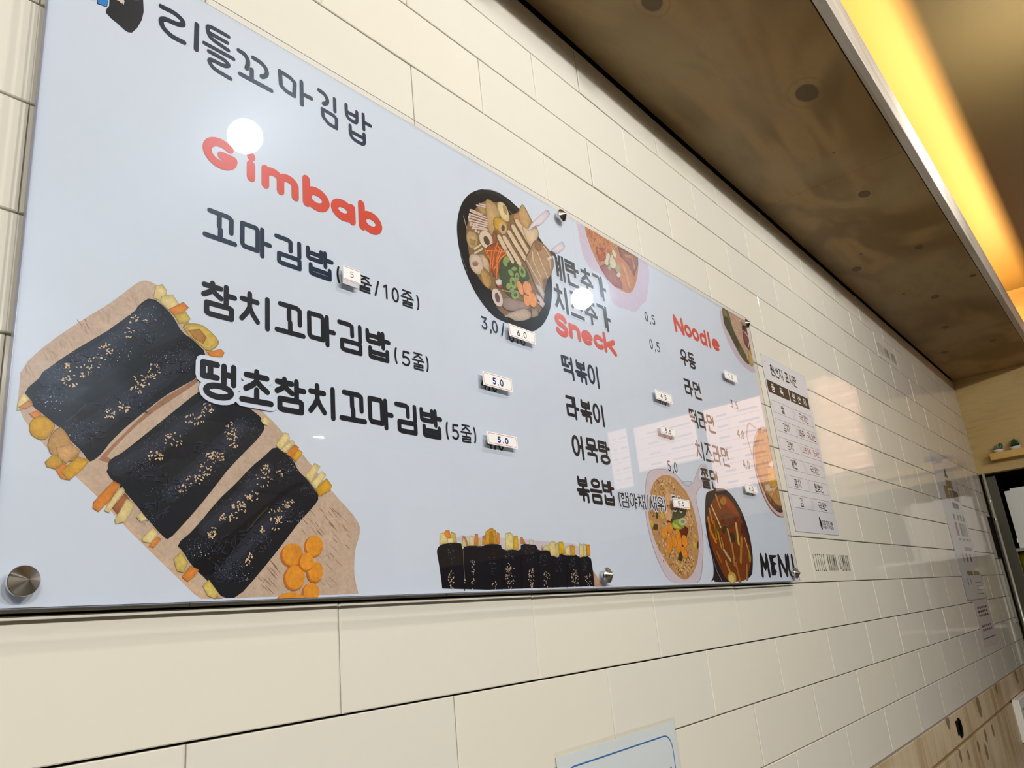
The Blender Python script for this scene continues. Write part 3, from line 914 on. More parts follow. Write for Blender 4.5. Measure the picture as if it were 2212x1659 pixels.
Bp dd9f2b 0 2258,-5541 2269,-5412 2370,-5422 2356,-5539
Bp e6cf8c 0 2462,-5563 2489,-5388 2555,-5393 2544,-5550
Bp dfd08d 0 2549,-5550 2591,-5386 2647,-5391 2624,-5549
Bp dd9535 0 2638,-5536 2658,-5395 2746,-5395 2719,-5535
Bc e2c8a8 22 -69,-5839 -21,-5840 -81,-5958 26,0 0,180
Bc e2c8a8 22 282,-5787 326,-5787 264,-5935 16,0 0,180
Bc e2c8a8 22 651,-5895 701,-5896 644,-5943 10,0 0,180
Bc e2c8a8 22 949,-5795 1038,-5795 925,-5954 50,0 0,180
Bc e2c8a8 22 1356,-5817 1417,-5818 1333,-5956 34,0 0,180
Bc e2c8a8 22 1659,-5854 1748,-5855 1639,-5962 18,0 0,180
Bc e2c8a8 22 2296,-5829 2379,-5829 2269,-5957 34,0 0,180
Bc e2c8a8 22 2600,-5862 2686,-5863 2580,-5951 20,0 0,180
Bc e2c8a8 22 1952,-5957 1993,-5958 1950,-5969 5,0 0,180
Bc e2c8a8 22 149,-5852 157,-5852 146,-5882 3,0 0,180
Bc b8bcd8 8 -47,-5558 6,-5557 -58,-5669 26,0 0,180
Bc b8bcd8 8 644,-5635 712,-5635 624,-5784 26,0 0,180
Bc b8bcd8 8 965,-5567 1055,-5566 954,-5644 26,0 0,180
Bc b8bcd8 8 1367,-5529 1463,-5527 1348,-5642 26,0 0,180
Bc b8bcd8 8 1634,-5606 1724,-5606 1620,-5687 26,0 0,180
Bc b8bcd8 8 1966,-5675 2049,-5675 1945,-5781 26,0 0,180
Bc b8bcd8 8 2268,-5650 2344,-5650 2250,-5735 26,0 0,180
Bc b8bcd8 8 2565,-5661 2645,-5661 2546,-5748 26,0 0,180
Bc b8bcd8 8 300,-5637 340,-5637 297,-5658 26,0 0,180
Cp 0e0f12 0 510,-1350 540,-1198 597,-1036 688,-868 828,-708 996,-582 1163,-491 1331,-432 1513,-406 1694,-420 1844,-460 1972,-499 2174,-601 2373,-799 2523,-905 2633,-1150 2600,-1436 2582,-1624 2513,-1869 2406,-2075 2233,-2279 2071,-2391 1963,-2450 1823,-2466 1683,-2469 1391,-2468 1134,-2454 945,-2353 766,-2197 638,-1996 553,-1809 508,-1553
Cp 24272c 0 993,-604 1160,-514 1327,-458 1509,-435 1690,-450 1839,-490 1968,-529 1923,-563 1770,-534 1622,-493 1442,-484 1261,-515 1109,-577 956,-677
Cs 8f99a8 9 1132,-511 1330,-440 1512,-415 1678,-424
Cs 6c7480 8 544,-1686 583,-1798 645,-1932
Cs a8a8b0 7 1702,-627 1795,-673
Cp 8a6a45 0 687,-1342 748,-1159 946,-868 1184,-658 1394,-617 1600,-535 1694,-728 1820,-614 2254,-617 2238,-1003 2451,-930 2625,-1096 2488,-1474 2332,-1780 2339,-1831 2284,-1988 2119,-2163 1948,-2242 1575,-2372 1336,-2361 1160,-2278 1144,-2055 984,-2053 843,-1926 727,-1793
Cp b09060 0 971,-838 1156,-765 1155,-881 1091,-937 1013,-894
Cp c4a271 0 1171,-653 1304,-632 1444,-684 1470,-813 1341,-1000 1274,-1171 1200,-1187 1168,-1002
Cs 8f7468 30 824,-978 1147,-947
Cs ddc6b8 20 824,-978 1147,-947
Cs 8f7468 30 797,-1029 1171,-980
Cs ddc6b8 20 797,-1029 1171,-980
Cs 8f7468 30 778,-1077 1173,-1021
Cs ddc6b8 20 778,-1077 1173,-1021
Cs 8f7468 30 786,-1125 1176,-1051
Cs ddc6b8 20 786,-1125 1176,-1051
Cs 8f7468 30 802,-1159 1156,-1089
Cs ddc6b8 20 802,-1159 1156,-1089
Cs 8f7468 30 825,-1191 1122,-1133
Cs ddc6b8 20 825,-1191 1122,-1133
Cs 8f7468 30 863,-1218 1149,-1144
Cs ddc6b8 20 863,-1218 1149,-1144
Cs 8f7468 30 855,-946 1063,-937
Cs ddc6b8 20 855,-946 1063,-937
Cs 8f7468 30 1026,-785 1158,-754
Cs ddc6b8 20 1026,-785 1158,-754
Cs 8f7468 30 965,-830 1153,-787
Cs ddc6b8 20 965,-830 1153,-787
Ce d9bfac 0 803,-1037 827,-1028 800,-1061
Ce d9bfac 0 777,-1088 801,-1079 774,-1111
Ce d9bfac 0 785,-1130 809,-1121 783,-1153
Ce d9bfac 0 798,-1191 822,-1182 796,-1214
Ce d9bfac 0 848,-1223 873,-1214 846,-1246
Ce d9bfac 0 900,-1245 925,-1236 897,-1268
Ce d9bfac 0 955,-1245 979,-1236 952,-1268
Ce d9bfac 0 868,-1175 892,-1166 865,-1199
Ce d9bfac 0 924,-1165 948,-1156 921,-1188
Ce d9bfac 0 1006,-1165 1031,-1156 1003,-1189
Ce d9bfac 0 825,-967 849,-958 822,-991
Cs c8b0a8 12 668,-1109 708,-1274
Cp c0a070 0 689,-1381 759,-1296 895,-1287 925,-1377 882,-1502 781,-1562 700,-1515
Cp a98452 0 758,-1416 881,-1403 830,-1490 748,-1499
Cp c99a3a 0 1330,-867 1513,-829 1614,-856 1594,-992 1505,-1088 1434,-1072 1292,-1039
Ce cbab7a 0 1513,-984 1601,-944 1518,-1079
Ce 6b4a30 0 1514,-979 1558,-963 1507,-1026
Cp e2cd98 0 1424,-616 1554,-543 1653,-591 1694,-728 1664,-826 1541,-840 1461,-774
Ce ab8b5a 0 1606,-653 1647,-628 1633,-725
Cp 8e5a3c 0 1273,-1130 1356,-1100 1329,-1297 1261,-1372 1229,-1290
Ce 8c7158 0 1106,-1313 1246,-1226 1167,-1430
Ce dcc6ac 0 1100,-1307 1231,-1225 1158,-1418
Ce 5a4433 0 1112,-1321 1169,-1286 1142,-1379
Cp cfae8c 0 925,-1597 1010,-1569 1126,-1641 1098,-1799 986,-1755
Cp d6bca4 0 713,-1687 813,-1625 950,-1608 989,-1735 963,-1832 887,-1900 780,-1899 710,-1825
Ce a98f78 0 823,-1764 890,-1742 818,-1806
Ce 8b715c 0 822,-1774 869,-1759 818,-1802
Ce a98146 0 1017,-1923 1109,-1873 1069,-2041
Ce c19a58 0 1005,-1927 1061,-1896 1050,-2028
Ce 8c7c3c 0 1194,-1809 1247,-1793 1185,-1874
Ce 55501f 0 1194,-1809 1218,-1802 1190,-1843
Cs dcc9a4 25 829,-1550 973,-1431
Cs dcc9a4 25 828,-1610 1008,-1479
Cp a85028 0 1067,-1449 1332,-1275 1501,-1321 1589,-1333 1385,-1515 1334,-1675 1252,-1851 1151,-1763 1118,-1593
Cs b8561f 22 1347,-1270 1248,-1469 1170,-1727
Cs ee9142 14 1347,-1270 1248,-1469 1170,-1727
Cs b8561f 22 1396,-1336 1296,-1534 1252,-1851
Cs ee9142 14 1396,-1336 1296,-1534 1252,-1851
Cs b8561f 22 1076,-1486 1283,-1421 1557,-1344
Cs ee9142 14 1076,-1486 1283,-1421 1557,-1344
Cs b8561f 22 1591,-1322 1388,-1494 1197,-1738
Cs ee9142 14 1591,-1322 1388,-1494 1197,-1738
Cs b8561f 22 1103,-1497 1165,-1658
Cs ee9142 14 1103,-1497 1165,-1658
Cs b8561f 22 1191,-1467 1122,-1772
Cs ee9142 14 1191,-1467 1122,-1772
Cs b8561f 22 1263,-1361 1341,-1417 1281,-1742
Cs ee9142 14 1263,-1361 1341,-1417 1281,-1742
Cs b8561f 22 1439,-1342 1289,-1588
Cs ee9142 14 1439,-1342 1289,-1588
Cs b8561f 22 1050,-1475 1094,-1561
Cs ee9142 14 1050,-1475 1094,-1561
Cs b8561f 22 1326,-1319 1464,-1375
Cs ee9142 14 1326,-1319 1464,-1375
Cp 40502e 0 1390,-1483 1628,-1372 1926,-1434 2068,-1623 1800,-1736 1767,-1942 1746,-1913 1677,-2035 1501,-2051 1365,-1990 1358,-1875 1304,-1749
Ce 55683a 0 1528,-1472 1603,-1448 1520,-1528
Ce 8fa35c 0 1524,-1470 1595,-1446 1516,-1522
Ce 55683a 0 1589,-1660 1635,-1626 1636,-1697
Ce 8fa35c 0 1585,-1657 1627,-1626 1630,-1692
Ce 55683a 0 1722,-1681 1781,-1663 1711,-1752
Ce 8fa35c 0 1717,-1678 1772,-1661 1707,-1746
Ce 4c5c33 0 1717,-1678 1739,-1671 1713,-1705
Ce 55683a 0 1865,-1553 1948,-1513 1888,-1640
Ce 8fa35c 0 1860,-1550 1939,-1512 1883,-1634
Ce 4c5c33 0 1860,-1550 1892,-1535 1869,-1584
Ce 55683a 0 1620,-1805 1699,-1767 1643,-1892
Ce 8fa35c 0 1616,-1802 1691,-1767 1638,-1886
Ce 4c5c33 0 1616,-1802 1646,-1788 1625,-1836
Ce 55683a 0 1503,-1891 1560,-1874 1495,-1942
Ce 8fa35c 0 1499,-1888 1551,-1872 1492,-1936
Ce 55683a 0 1481,-1539 1531,-1512 1504,-1591
Ce 8fa35c 0 1477,-1537 1523,-1511 1499,-1586
Ce 55683a 0 1678,-1570 1747,-1548 1673,-1606
Ce 8fa35c 0 1674,-1567 1738,-1547 1669,-1600
Ce 55683a 0 1639,-1982 1737,-1953 1627,-2057
Ce 8fa35c 0 1636,-1979 1730,-1952 1624,-2052
Ce 4c5c33 0 1636,-1979 1673,-1968 1631,-2008
Ce 55683a 0 1572,-1933 1628,-1917 1566,-1971
Ce 8fa35c 0 1569,-1931 1620,-1916 1563,-1966
Cp b98c5d 0 1784,-749 1817,-637 1917,-599 2047,-385 2134,-447 2254,-617 2362,-667 2381,-774 2238,-1003 2126,-1086
Cp c9a26e 0 1915,-611 2046,-391 2125,-457 2223,-606 2112,-782 1960,-727
Cs 7d6043 114 1404,-1177 1505,-1299
Cs ddc3a2 100 1404,-1177 1505,-1299
Cs 7d6043 97 1556,-1355 1647,-1450
Cs ddc3a2 83 1556,-1355 1647,-1450
Cs 7d6043 117 1527,-1144 1810,-1429
Cs ddc3a2 103 1527,-1144 1810,-1429
Cs 7d6043 117 1652,-1014 1939,-1301
Cs ddc3a2 103 1652,-1014 1939,-1301
Cs 7d6043 124 1763,-887 2047,-1179
Cs ddc3a2 110 1763,-887 2047,-1179
Cs 7d6043 124 1876,-758 2153,-1022
Cs ddc3a2 110 1876,-758 2153,-1022
Cp dbbf9c 0 1970,-767 2143,-793 2362,-667 2381,-774 2242,-980 2145,-1069 2047,-982
Cp b5926c 0 1955,-1349 2140,-1103 2270,-915 2471,-912 2643,-1000 2700,-1162 2595,-1353 2468,-1491 2383,-1495 2315,-1603 2358,-1730 2246,-1805 2141,-1665 2074,-1493
Cs 79593f 46 2166,-1138 2158,-1283 2300,-1499
Cs d9bd9c 34 2166,-1138 2158,-1283 2300,-1499
Cs 79593f 46 2278,-1056 2363,-1238 2485,-1442
Cs d9bd9c 34 2278,-1056 2363,-1238 2485,-1442
Cs 79593f 46 2005,-1333 2127,-1466 2278,-1624
Cs d9bd9c 34 2005,-1333 2127,-1466 2278,-1624
Cs 79593f 46 2483,-942 2600,-1049 2592,-1275
Cs d9bd9c 34 2483,-942 2600,-1049 2592,-1275
Cp 9a6a45 0 2268,-926 2415,-942 2400,-1026 2290,-1086 2251,-1021
Cp cab6a8 0 2139,-1658 2291,-1639 2353,-1756 2307,-1858 2219,-1741
Cp e2d6dc 0 2121,-778 2254,-617 2650,-252 2712,-246 2755,-300 2440,-607 2317,-639 2142,-795
Cp e0d4dc 0 2670,-951 2736,-877 3007,-673 3069,-728 3040,-785 2830,-937
Cp e2d0c0 0 2516,-1132 2634,-1048 2704,-1048 2564,-1150
Cp ddd0cc 0 1219,-1892 1291,-1841 1350,-1844 1342,-1905 1276,-1946 1214,-1927
Cp a04a30 0 1219,-1934 1276,-1950 1354,-1906 1345,-1963 1248,-1983
Cs d98b55 18 1340,-1997 1514,-1968
Cp a38b80 0 1338,-2098 1623,-2059 1918,-2036 1930,-2119 1733,-2155 1531,-2260 1326,-2265
Ce 8c7468 0 1226,-2142 1336,-2085 1279,-2262
Ce decabe 0 1220,-2139 1322,-2086 1271,-2254
Ce 71544e 0 1220,-2139 1269,-2119 1233,-2211
Ce b96b3c 0 1770,-1841 1834,-1810 1807,-1941
Ce ee9e62 0 1764,-1839 1823,-1810 1801,-1937
Ce b96b3c 0 1939,-1791 2042,-1744 1965,-1889
Ce ee9e62 0 1933,-1790 2031,-1744 1958,-1885
Ce b96b3c 0 1892,-1995 1964,-1963 1914,-2075
Ce ee9e62 0 1886,-1993 1954,-1963 1907,-2071
Ce b96b3c 0 2037,-1946 2142,-1903 2055,-2054
Ce ee9e62 0 2031,-1944 2131,-1903 2049,-2050
Cp d3c0bd 0 2139,-1817 2255,-1846 2330,-1923 2268,-2001 2141,-1957
Cp 6b5850 0 2140,-1887 2202,-1914 2210,-1947 2145,-1939
Cp c2ab98 0 1320,-2389 1464,-2302 1704,-2180 1838,-2135 1948,-2165 1935,-2245 1768,-2331 1572,-2389 1455,-2362
Cp a08a74 0 1971,-2108 2112,-2052 2133,-2159 1975,-2235
Dp d6cadc 0 3514,-105 3551,-254 3572,-628 3659,-788 3758,-895 4054,-891 4318,-964 4280,-1295 4415,-1372 4664,-1368 4836,-1328 4995,-1347 5125,-1310 5280,-1188 5381,-1093 5557,-1004 5657,-879 5832,-506 5917,-266 5890,-105 5899,-105
Ds c3b6cc 6 3521,-105 3724,-105
Ds c3b6cc 6 3529,-107 3731,-105
Ds c3b6cc 6 3537,-156 3739,-125
Ds c3b6cc 6 3545,-204 3746,-177
Ds c3b6cc 6 3553,-253 3753,-229
Ds c3b6cc 6 3561,-301 3760,-281
Ds c3b6cc 6 3569,-350 3768,-333
Ds c3b6cc 6 3577,-398 3775,-384
Ds c3b6cc 6 3585,-446 3782,-436
Ds c3b6cc 6 3592,-494 3789,-487
Ds c3b6cc 6 3600,-542 3797,-539
Ds c3b6cc 6 3608,-591 3804,-590
Ds c3b6cc 6 3616,-639 3811,-642
Ds c3b6cc 6 3624,-686 3818,-693
Ds c3b6cc 6 3632,-734 3826,-744
Ds c3b6cc 6 3640,-782 3833,-795
Dp c98b66 0 3769,-105 5527,-105 5500,-327 5380,-573 5210,-830 5023,-986 4803,-1016 4507,-1011 4322,-950 4103,-772 3950,-603 3848,-405 3794,-269 3778,-105
Dp 9c7068 0 4850,-105 5509,-105 5494,-258 5262,-555 5115,-381 4893,-316
Dp a86a60 0 4103,-772 4412,-581 4696,-717 4771,-959 4489,-990 4284,-922
Dp b0603f 0 4059,-410 4337,-341 4330,-556 4109,-654 4052,-530
Dc d98a55 120 4132,-280 4397,-187 4076,-522 13,13 80,40
Dc d98a55 120 4491,-262 4691,-193 4459,-394 13,13 80,40
Dc d98a55 120 4018,-123 4207,-54 3992,-237 13,13 80,40
Dc c46a38 120 4132,-280 4397,-187 4076,-522 13,13 80,40
Dc c46a38 120 4491,-262 4691,-193 4459,-394 13,13 80,40
Dc c46a38 120 4018,-123 4207,-54 3992,-237 13,13 80,40
Dc e5a06a 120 4132,-280 4397,-187 4076,-522 13,13 80,40
Dc e5a06a 120 4491,-262 4691,-193 4459,-394 13,13 80,40
Dc e5a06a 120 4018,-123 4207,-54 3992,-237 13,13 80,40
Dc b55a34 120 4132,-280 4397,-187 4076,-522 13,13 80,40
Dc b55a34 120 4491,-262 4691,-193 4459,-394 13,13 80,40
Dc b55a34 120 4018,-123 4207,-54 3992,-237 13,13 80,40
Ds dba07a 78 4906,-449 5002,-622 5038,-840
Ds c98f60 58 5058,-234 5317,-176 5331,-395
De d6d8bc 0 4657,-327 4712,-297 4693,-390
De d6d8bc 0 4416,-474 4477,-460 4373,-561
De d6d8bc 0 4556,-548 4661,-500 4577,-638
De a9b080 0 4704,-594 4776,-565 4708,-672
De d6d8bc 0 4706,-720 4777,-698 4694,-768
De d6d8bc 0 4342,-598 4404,-566 4364,-646
De a9b080 0 4424,-670 4487,-650 4411,-721
De d6d8bc 0 4528,-477 4576,-466 4481,-571
Ds c5b488 12 4576,-287 4721,-105 4857,-105
Ds c5b488 12 4601,-279 4588,-148 4538,-105
Ds c5b488 12 4626,-270 4828,-105
Ep d2c2cc 0 9029,-105 8940,-506 9046,-805 9230,-1040 9504,-1258 9829,-1377 10199,-1420 10578,-1351 10595,-1292 10595,-979 10595,-552 10595,-233 10595,-135 10595,-105
Ep c3a085 0 9237,-105 9588,-105 10595,-105 10595,-213 10595,-519 10595,-925 10567,-1129 10308,-1249 10179,-1222 9777,-1129 9527,-595 9221,-197
Ep 5c5e36 0 9172,-105 9294,-105 9480,-105 9538,-257 9561,-515 9740,-722 9895,-865 10084,-1063 10204,-1229 10024,-1254 9760,-1168 9468,-916 9298,-698 9143,-571 9112,-368
Ep 3f4528 0 9126,-364 9437,-307 9527,-595 9772,-774 9708,-979 9479,-890 9298,-698 9143,-571
Ep 7d7444 0 9213,-105 9398,-149 9419,-288 9177,-303
Ep d98d4e 0 9582,-105 9751,-105 9767,-105 9590,-134
Ep cf8c50 0 10271,-105 10595,-105 10595,-105 10330,-150
Es 8f6444 44 9681,-110 9715,-283 9663,-465
Es e0c4a8 29 9681,-110 9715,-283 9663,-465
Es 8f6444 44 9866,-105 9887,-263 9946,-444
Es e0c4a8 29 9866,-105 9887,-263 9946,-444
Es 8f6444 44 9689,-217 9759,-369 9829,-521
Es e0c4a8 29 9689,-217 9759,-369 9829,-521
Es 8f6444 44 9998,-137 10038,-298 10102,-405
Es e0c4a8 29 9998,-137 10038,-298 10102,-405
Es 8f6444 44 10056,-196 10227,-127 10253,-195 10108,-330
Es e0c4a8 29 10056,-196 10227,-127 10253,-195 10108,-330
Es 8f6444 44 9682,-485 9843,-614 9956,-731
Es e0c4a8 29 9682,-485 9843,-614 9956,-731
Es 8f6444 44 9916,-572 10018,-717 10095,-916
Es e0c4a8 29 9916,-572 10018,-717 10095,-916
Es 8f6444 44 10018,-717 10107,-890 10146,-1049
Es e0c4a8 29 10018,-717 10107,-890 10146,-1049
Es 8f6444 44 10144,-809 10208,-915 10084,-1122
Es e0c4a8 29 10144,-809 10208,-915 10084,-1122
Es 8f6444 44 9975,-314 9989,-409 10179,-484
Es e0c4a8 29 9975,-314 9989,-409 10179,-484
Ep 7c4742 0 10183,-286 10402,-244 10595,-249 10595,-519 10595,-767 10437,-852 10251,-821 10093,-736 10103,-527
Ep c8a567 0 10214,-902 10537,-824 10595,-1044 10584,-1125 10308,-1249 10185,-1209
Es e6c4b8 34 10210,-415 10397,-505 10595,-569
Es e6c4b8 34 10523,-512 10312,-783
Fs c59a84 42 9771,-2751 9447,-2704 9308,-2801 9199,-3010 9225,-3185 9287,-3410
Fs e2cfc8 14 9740,-2741 9455,-2724 9337,-2811
Fp 8c6058 0 9858,-2788 10040,-2706 10321,-2652 10580,-2689 10595,-2863 10595,-3104 10595,-3372 10595,-3680 10595,-4111 10595,-4535 10595,-4607 10317,-4660 9999,-4637 9705,-4519 9471,-4294 9334,-4018 9281,-3722 9303,-3462 9419,-3216 9596,-3000
Fp dcc2bc 0 9862,-2795 10035,-2717 10315,-2663 10564,-2699 10595,-2867 10595,-3108 10595,-3376 10595,-3683 10595,-4113 10595,-4536 10585,-4594 10329,-4637 10047,-4615 9751,-4497 9517,-4271 9383,-4001 9319,-3711 9338,-3459 9455,-3212 9615,-3004
Fp c08a4a 0 9855,-2832 10307,-2678 10527,-2721 10593,-2886 10595,-3144 10570,-3440 10595,-3764 10595,-4118 10542,-4486 10307,-4540 10035,-4501 9753,-4356 9553,-4128 9405,-3872 9374,-3618 9439,-3338 9569,-3101
Fp a86a34 0 9343,-3648 9507,-3659 9549,-3927 9661,-4120 9823,-4216 10071,-4431 9753,-4356 9553,-4128 9405,-3872
Fp 5a3428 0 9568,-4167 9831,-4202 10154,-4412 10577,-4387 10573,-4498 10253,-4570 9960,-4505 9680,-4360
Fc d8a860 110 10132,-3031 10605,-2972 10005,-3288 14,14 85,35
Fc d8a860 110 9926,-3590 10424,-3541 9781,-3879 14,14 85,35
Fc d8a860 110 10068,-4158 10412,-4133 9959,-4370 14,14 85,35
Fc b07838 110 10132,-3031 10605,-2972 10005,-3288 14,14 85,35
Fc b07838 110 9926,-3590 10424,-3541 9781,-3879 14,14 85,35
Fc b07838 110 10068,-4158 10412,-4133 9959,-4370 14,14 85,35
Fc e2b878 110 10132,-3031 10605,-2972 10005,-3288 14,14 85,35
Fc e2b878 110 9926,-3590 10424,-3541 9781,-3879 14,14 85,35
Fc e2b878 110 10068,-4158 10412,-4133 9959,-4370 14,14 85,35
Fc 96602c 110 10132,-3031 10605,-2972 10005,-3288 14,14 85,35
Fc 96602c 110 9926,-3590 10424,-3541 9781,-3879 14,14 85,35
Fc 96602c 110 10068,-4158 10412,-4133 9959,-4370 14,14 85,35
Fc c9934c 110 10132,-3031 10605,-2972 10005,-3288 14,14 85,35
Fc c9934c 110 9926,-3590 10424,-3541 9781,-3879 14,14 85,35
Fc c9934c 110 10068,-4158 10412,-4133 9959,-4370 14,14 85,35
Fp 8a5a34 0 9825,-2857 9918,-2773 10087,-2721 10095,-2813
Fp 8a5a34 0 10173,-2803 10289,-2714 10420,-2711 10393,-2766
Fp 9b6a40 0 9465,-3211 9576,-3086 9812,-3029 9762,-3133
Fe daa63a 0 10178,-3803 10414,-3768 10166,-4030
Fp ecd6c8 0 10107,-3516 10377,-3417 10595,-3408 10595,-3479 10337,-3566 10126,-3549
Fp e0c6ca 0 10370,-3560 10595,-3551 10595,-3833 10595,-4088 10544,-4025 10480,-3791
Fp dcc0a8 0 9688,-3996 9960,-3947 9947,-4044 10196,-4052 9870,-4125 9636,-4135
Fs dfc09c 22 10295,-4003 9993,-4163 9890,-4225
Fs dfc09c 22 9800,-4123 10030,-4092 10388,-3967
Gp b7a0a6 0 4511,-4515 4630,-4267 4785,-4149 5138,-4092 5507,-4089 5797,-4194 5942,-4307 6136,-4300 6316,-4220 6586,-3937 6811,-3829 6998,-3857 6969,-4057 6680,-4245 6426,-4360 6294,-4493 6323,-4751 6361,-5025 6268,-5388 6041,-5829 5881,-5941 5683,-5945 4957,-5945 4753,-5825 4564,-5552 4452,-5265 4409,-4854
Gp dacbd0 0 4525,-4514 4648,-4266 4800,-4157 5135,-4102 5504,-4098 5774,-4205 5931,-4317 6133,-4310 6325,-4229 6597,-3944 6808,-3837 6975,-3859 6942,-4060 6657,-4239 6403,-4354 6269,-4495 6298,-4752 6340,-5025 6244,-5389 6017,-5829 5862,-5930 5683,-5945 4957,-5945 4768,-5820 4583,-5547 4470,-5259 4425,-4853
Gp dce0e8 0 6570,-4016 6785,-3898 6891,-3907 6806,-4072 6635,-4184 6511,-4175
Gp c6ccd6 0 5878,-4250 6216,-4221 6256,-4254 6078,-4321 5955,-4313
Gp c4945e 0 4709,-4483 4892,-4313 5216,-4188 5551,-4185 5810,-4327 6034,-4475 6145,-4724 6174,-5032 6134,-5302 5956,-5621 5668,-5827 5377,-5907 5056,-5789 4787,-5545 4590,-5305 4511,-5014 4510,-4849 4609,-4626
Gc e0b67c 58 5164,-4466 5581,-4435 5091,-4697 45,22 0,180
Gc e0b67c 58 5091,-4920 5654,-4893 4998,-5211 45,22 0,180
Gc e0b67c 58 5230,-5373 5836,-5361 5135,-5658 45,22 0,180
Gc e0b67c 58 5706,-4961 6065,-4946 5608,-5245 45,22 0,180
Gc e0b67c 58 5464,-5657 5807,-5656 5400,-5841 45,22 0,180
Gc a87436 58 5164,-4466 5581,-4435 5091,-4697 34,22 0,180
Gc a87436 58 5091,-4920 5654,-4893 4998,-5211 34,22 0,180
Gc a87436 58 5230,-5373 5836,-5361 5135,-5658 34,22 0,180
Gc a87436 58 5706,-4961 6065,-4946 5608,-5245 34,22 0,180
Gc a87436 58 5464,-5657 5807,-5656 5400,-5841 34,22 0,180
Gc f0cc98 58 5164,-4466 5581,-4435 5091,-4697 26,22 0,180
Gc f0cc98 58 5091,-4920 5654,-4893 4998,-5211 26,22 0,180
Gc f0cc98 58 5230,-5373 5836,-5361 5135,-5658 26,22 0,180
Gc f0cc98 58 5706,-4961 6065,-4946 5608,-5245 26,22 0,180
Gc f0cc98 58 5464,-5657 5807,-5656 5400,-5841 26,22 0,180
Gc 855728 58 5164,-4466 5581,-4435 5091,-4697 18,22 0,180
Gc 855728 58 5091,-4920 5654,-4893 4998,-5211 18,22 0,180
Gc 855728 58 5230,-5373 5836,-5361 5135,-5658 18,22 0,180
Gc 855728 58 5706,-4961 6065,-4946 5608,-5245 18,22 0,180
Gc 855728 58 5464,-5657 5807,-5656 5400,-5841 18,22 0,180
Gp 454a32 0 5246,-4921 5326,-4819 5481,-4777 5804,-4748 5800,-4828 5580,-4906 5271,-4985
Ge c08a5c 0 5270,-4595 5397,-4582 5255,-4698
Ge e0ae80 0 5262,-4591 5382,-4578 5248,-4691
Ge c08a5c 0 5186,-4852 5316,-4841 5172,-4952
Ge e0ae80 0 5179,-4849 5301,-4837 5165,-4944
Gp 702e14 0 5071,-4973 5232,-4965 5729,-5033 5812,-5074 5670,-5201 5344,-5596 5352,-5436 5354,-5156 5210,-5031
Ge 4b3a22 0 4687,-5073 4770,-5070 4672,-5124
Ge 4b3a22 0 4790,-4879 4830,-4877 4770,-4944
Ge 4b3a22 0 5366,-5532 5450,-5531 5344,-5596
Ge 4b3a22 0 6070,-5324 6095,-5323 6045,-5391
Ge d9b53c 0 4574,-5026 4622,-5019 4581,-5077
Ge d9b53c 0 4954,-4882 5018,-4872 4961,-4934
Ge d9b53c 0 5931,-5327 5995,-5319 5937,-5381
Ge d9b53c 0 6022,-5179 6069,-5173 6026,-5212
Ge d9b53c 0 5322,-5659 5374,-5654 5326,-5690
Ge b8641c 0 4952,-5163 5054,-5151 4956,-5254
Ge e8942e 0 4944,-5159 5040,-5148 4949,-5247
Ge b8641c 0 5060,-5345 5163,-5342 5015,-5483
Ge e8942e 0 5053,-5341 5148,-5338 5009,-5476
Ge b8641c 0 5158,-5081 5258,-5071 5155,-5180
Ge e8942e 0 5150,-5077 5244,-5067 5147,-5172
Ge b8641c 0 5401,-5180 5500,-5168 5413,-5279
Ge e8942e 0 5393,-5176 5484,-5165 5405,-5271
Ge b8641c 0 5377,-5322 5490,-5319 5325,-5476
Ge e8942e 0 5369,-5317 5475,-5315 5318,-5468
Ge b8641c 0 5236,-5293 5342,-5283 5233,-5386
Ge e8942e 0 5228,-5289 5327,-5280 5226,-5378
Ge b8641c 0 5606,-5273 5717,-5261 5610,-5375
Ge e8942e 0 5598,-5268 5701,-5258 5602,-5367
Ge b8641c 0 5529,-5459 5633,-5443 5565,-5556
Ge e8942e 0 5521,-5455 5617,-5440 5556,-5548
Ge 8f9f38 0 5477,-4999 5720,-4988 5447,-5087
Ge c2c69a 0 5637,-4947 5790,-4941 5616,-5008
Ge 8c9468 0 5650,-4947 5723,-4944 5639,-4976
Gp b9c24c 0 5271,-4985 5405,-5002 5574,-5061 5472,-5082 5296,-5050
Hp 2a2023 0 6708,-4422 6830,-4353 7098,-4308 7441,-4244 7644,-4254 7881,-4339 8114,-4517 8287,-4765 8378,-5057 8377,-5337 8313,-5589 8076,-5945 6271,-5945 6454,-5880 6534,-5712 6556,-5542 6499,-5314 6490,-5026 6550,-4766
Hp dfe2ea 0 6297,-5945 6466,-5903 6492,-5945 6532,-5945
Hs 9a98a0 12 6578,-5553 6653,-5769 6796,-5945
Hs 807a80 12 6441,-5120 6459,-5315 6498,-5486
Hp 7e3c14 0 6856,-4569 7072,-4446 7393,-4361 7676,-4392 7922,-4528 8090,-4711 8210,-4935 8292,-5174 8282,-5401 8226,-5589 7955,-5835 7745,-5945 6993,-5945 6794,-5690 6628,-5427 6557,-5198 6604,-4904
Hp 98401a 0 7388,-4374 7674,-4398 7916,-4542 8084,-4724 7940,-4769 7628,-4647 7395,-4498
Hp 5a2410 0 8084,-4864 8231,-4960 8303,-5288 8177,-5215 8004,-5044
Hs 4a200c 88 7146,-4404 7244,-4619
Hs c98326 65 7146,-4404 7244,-4619
Hs 4a200c 100 7471,-4456 7439,-4533
Hs b5701e 76 7471,-4456 7439,-4533
Hs 4a200c 76 6762,-4671 6801,-4919
Hs c88a30 53 6762,-4671 6801,-4919
Hs 4a200c 104 6654,-4843 6662,-5066 6807,-5249
Hs cf7e1e 80 6654,-4843 6662,-5066 6807,-5249
Hs 4a200c 92 6867,-4893 6859,-5189
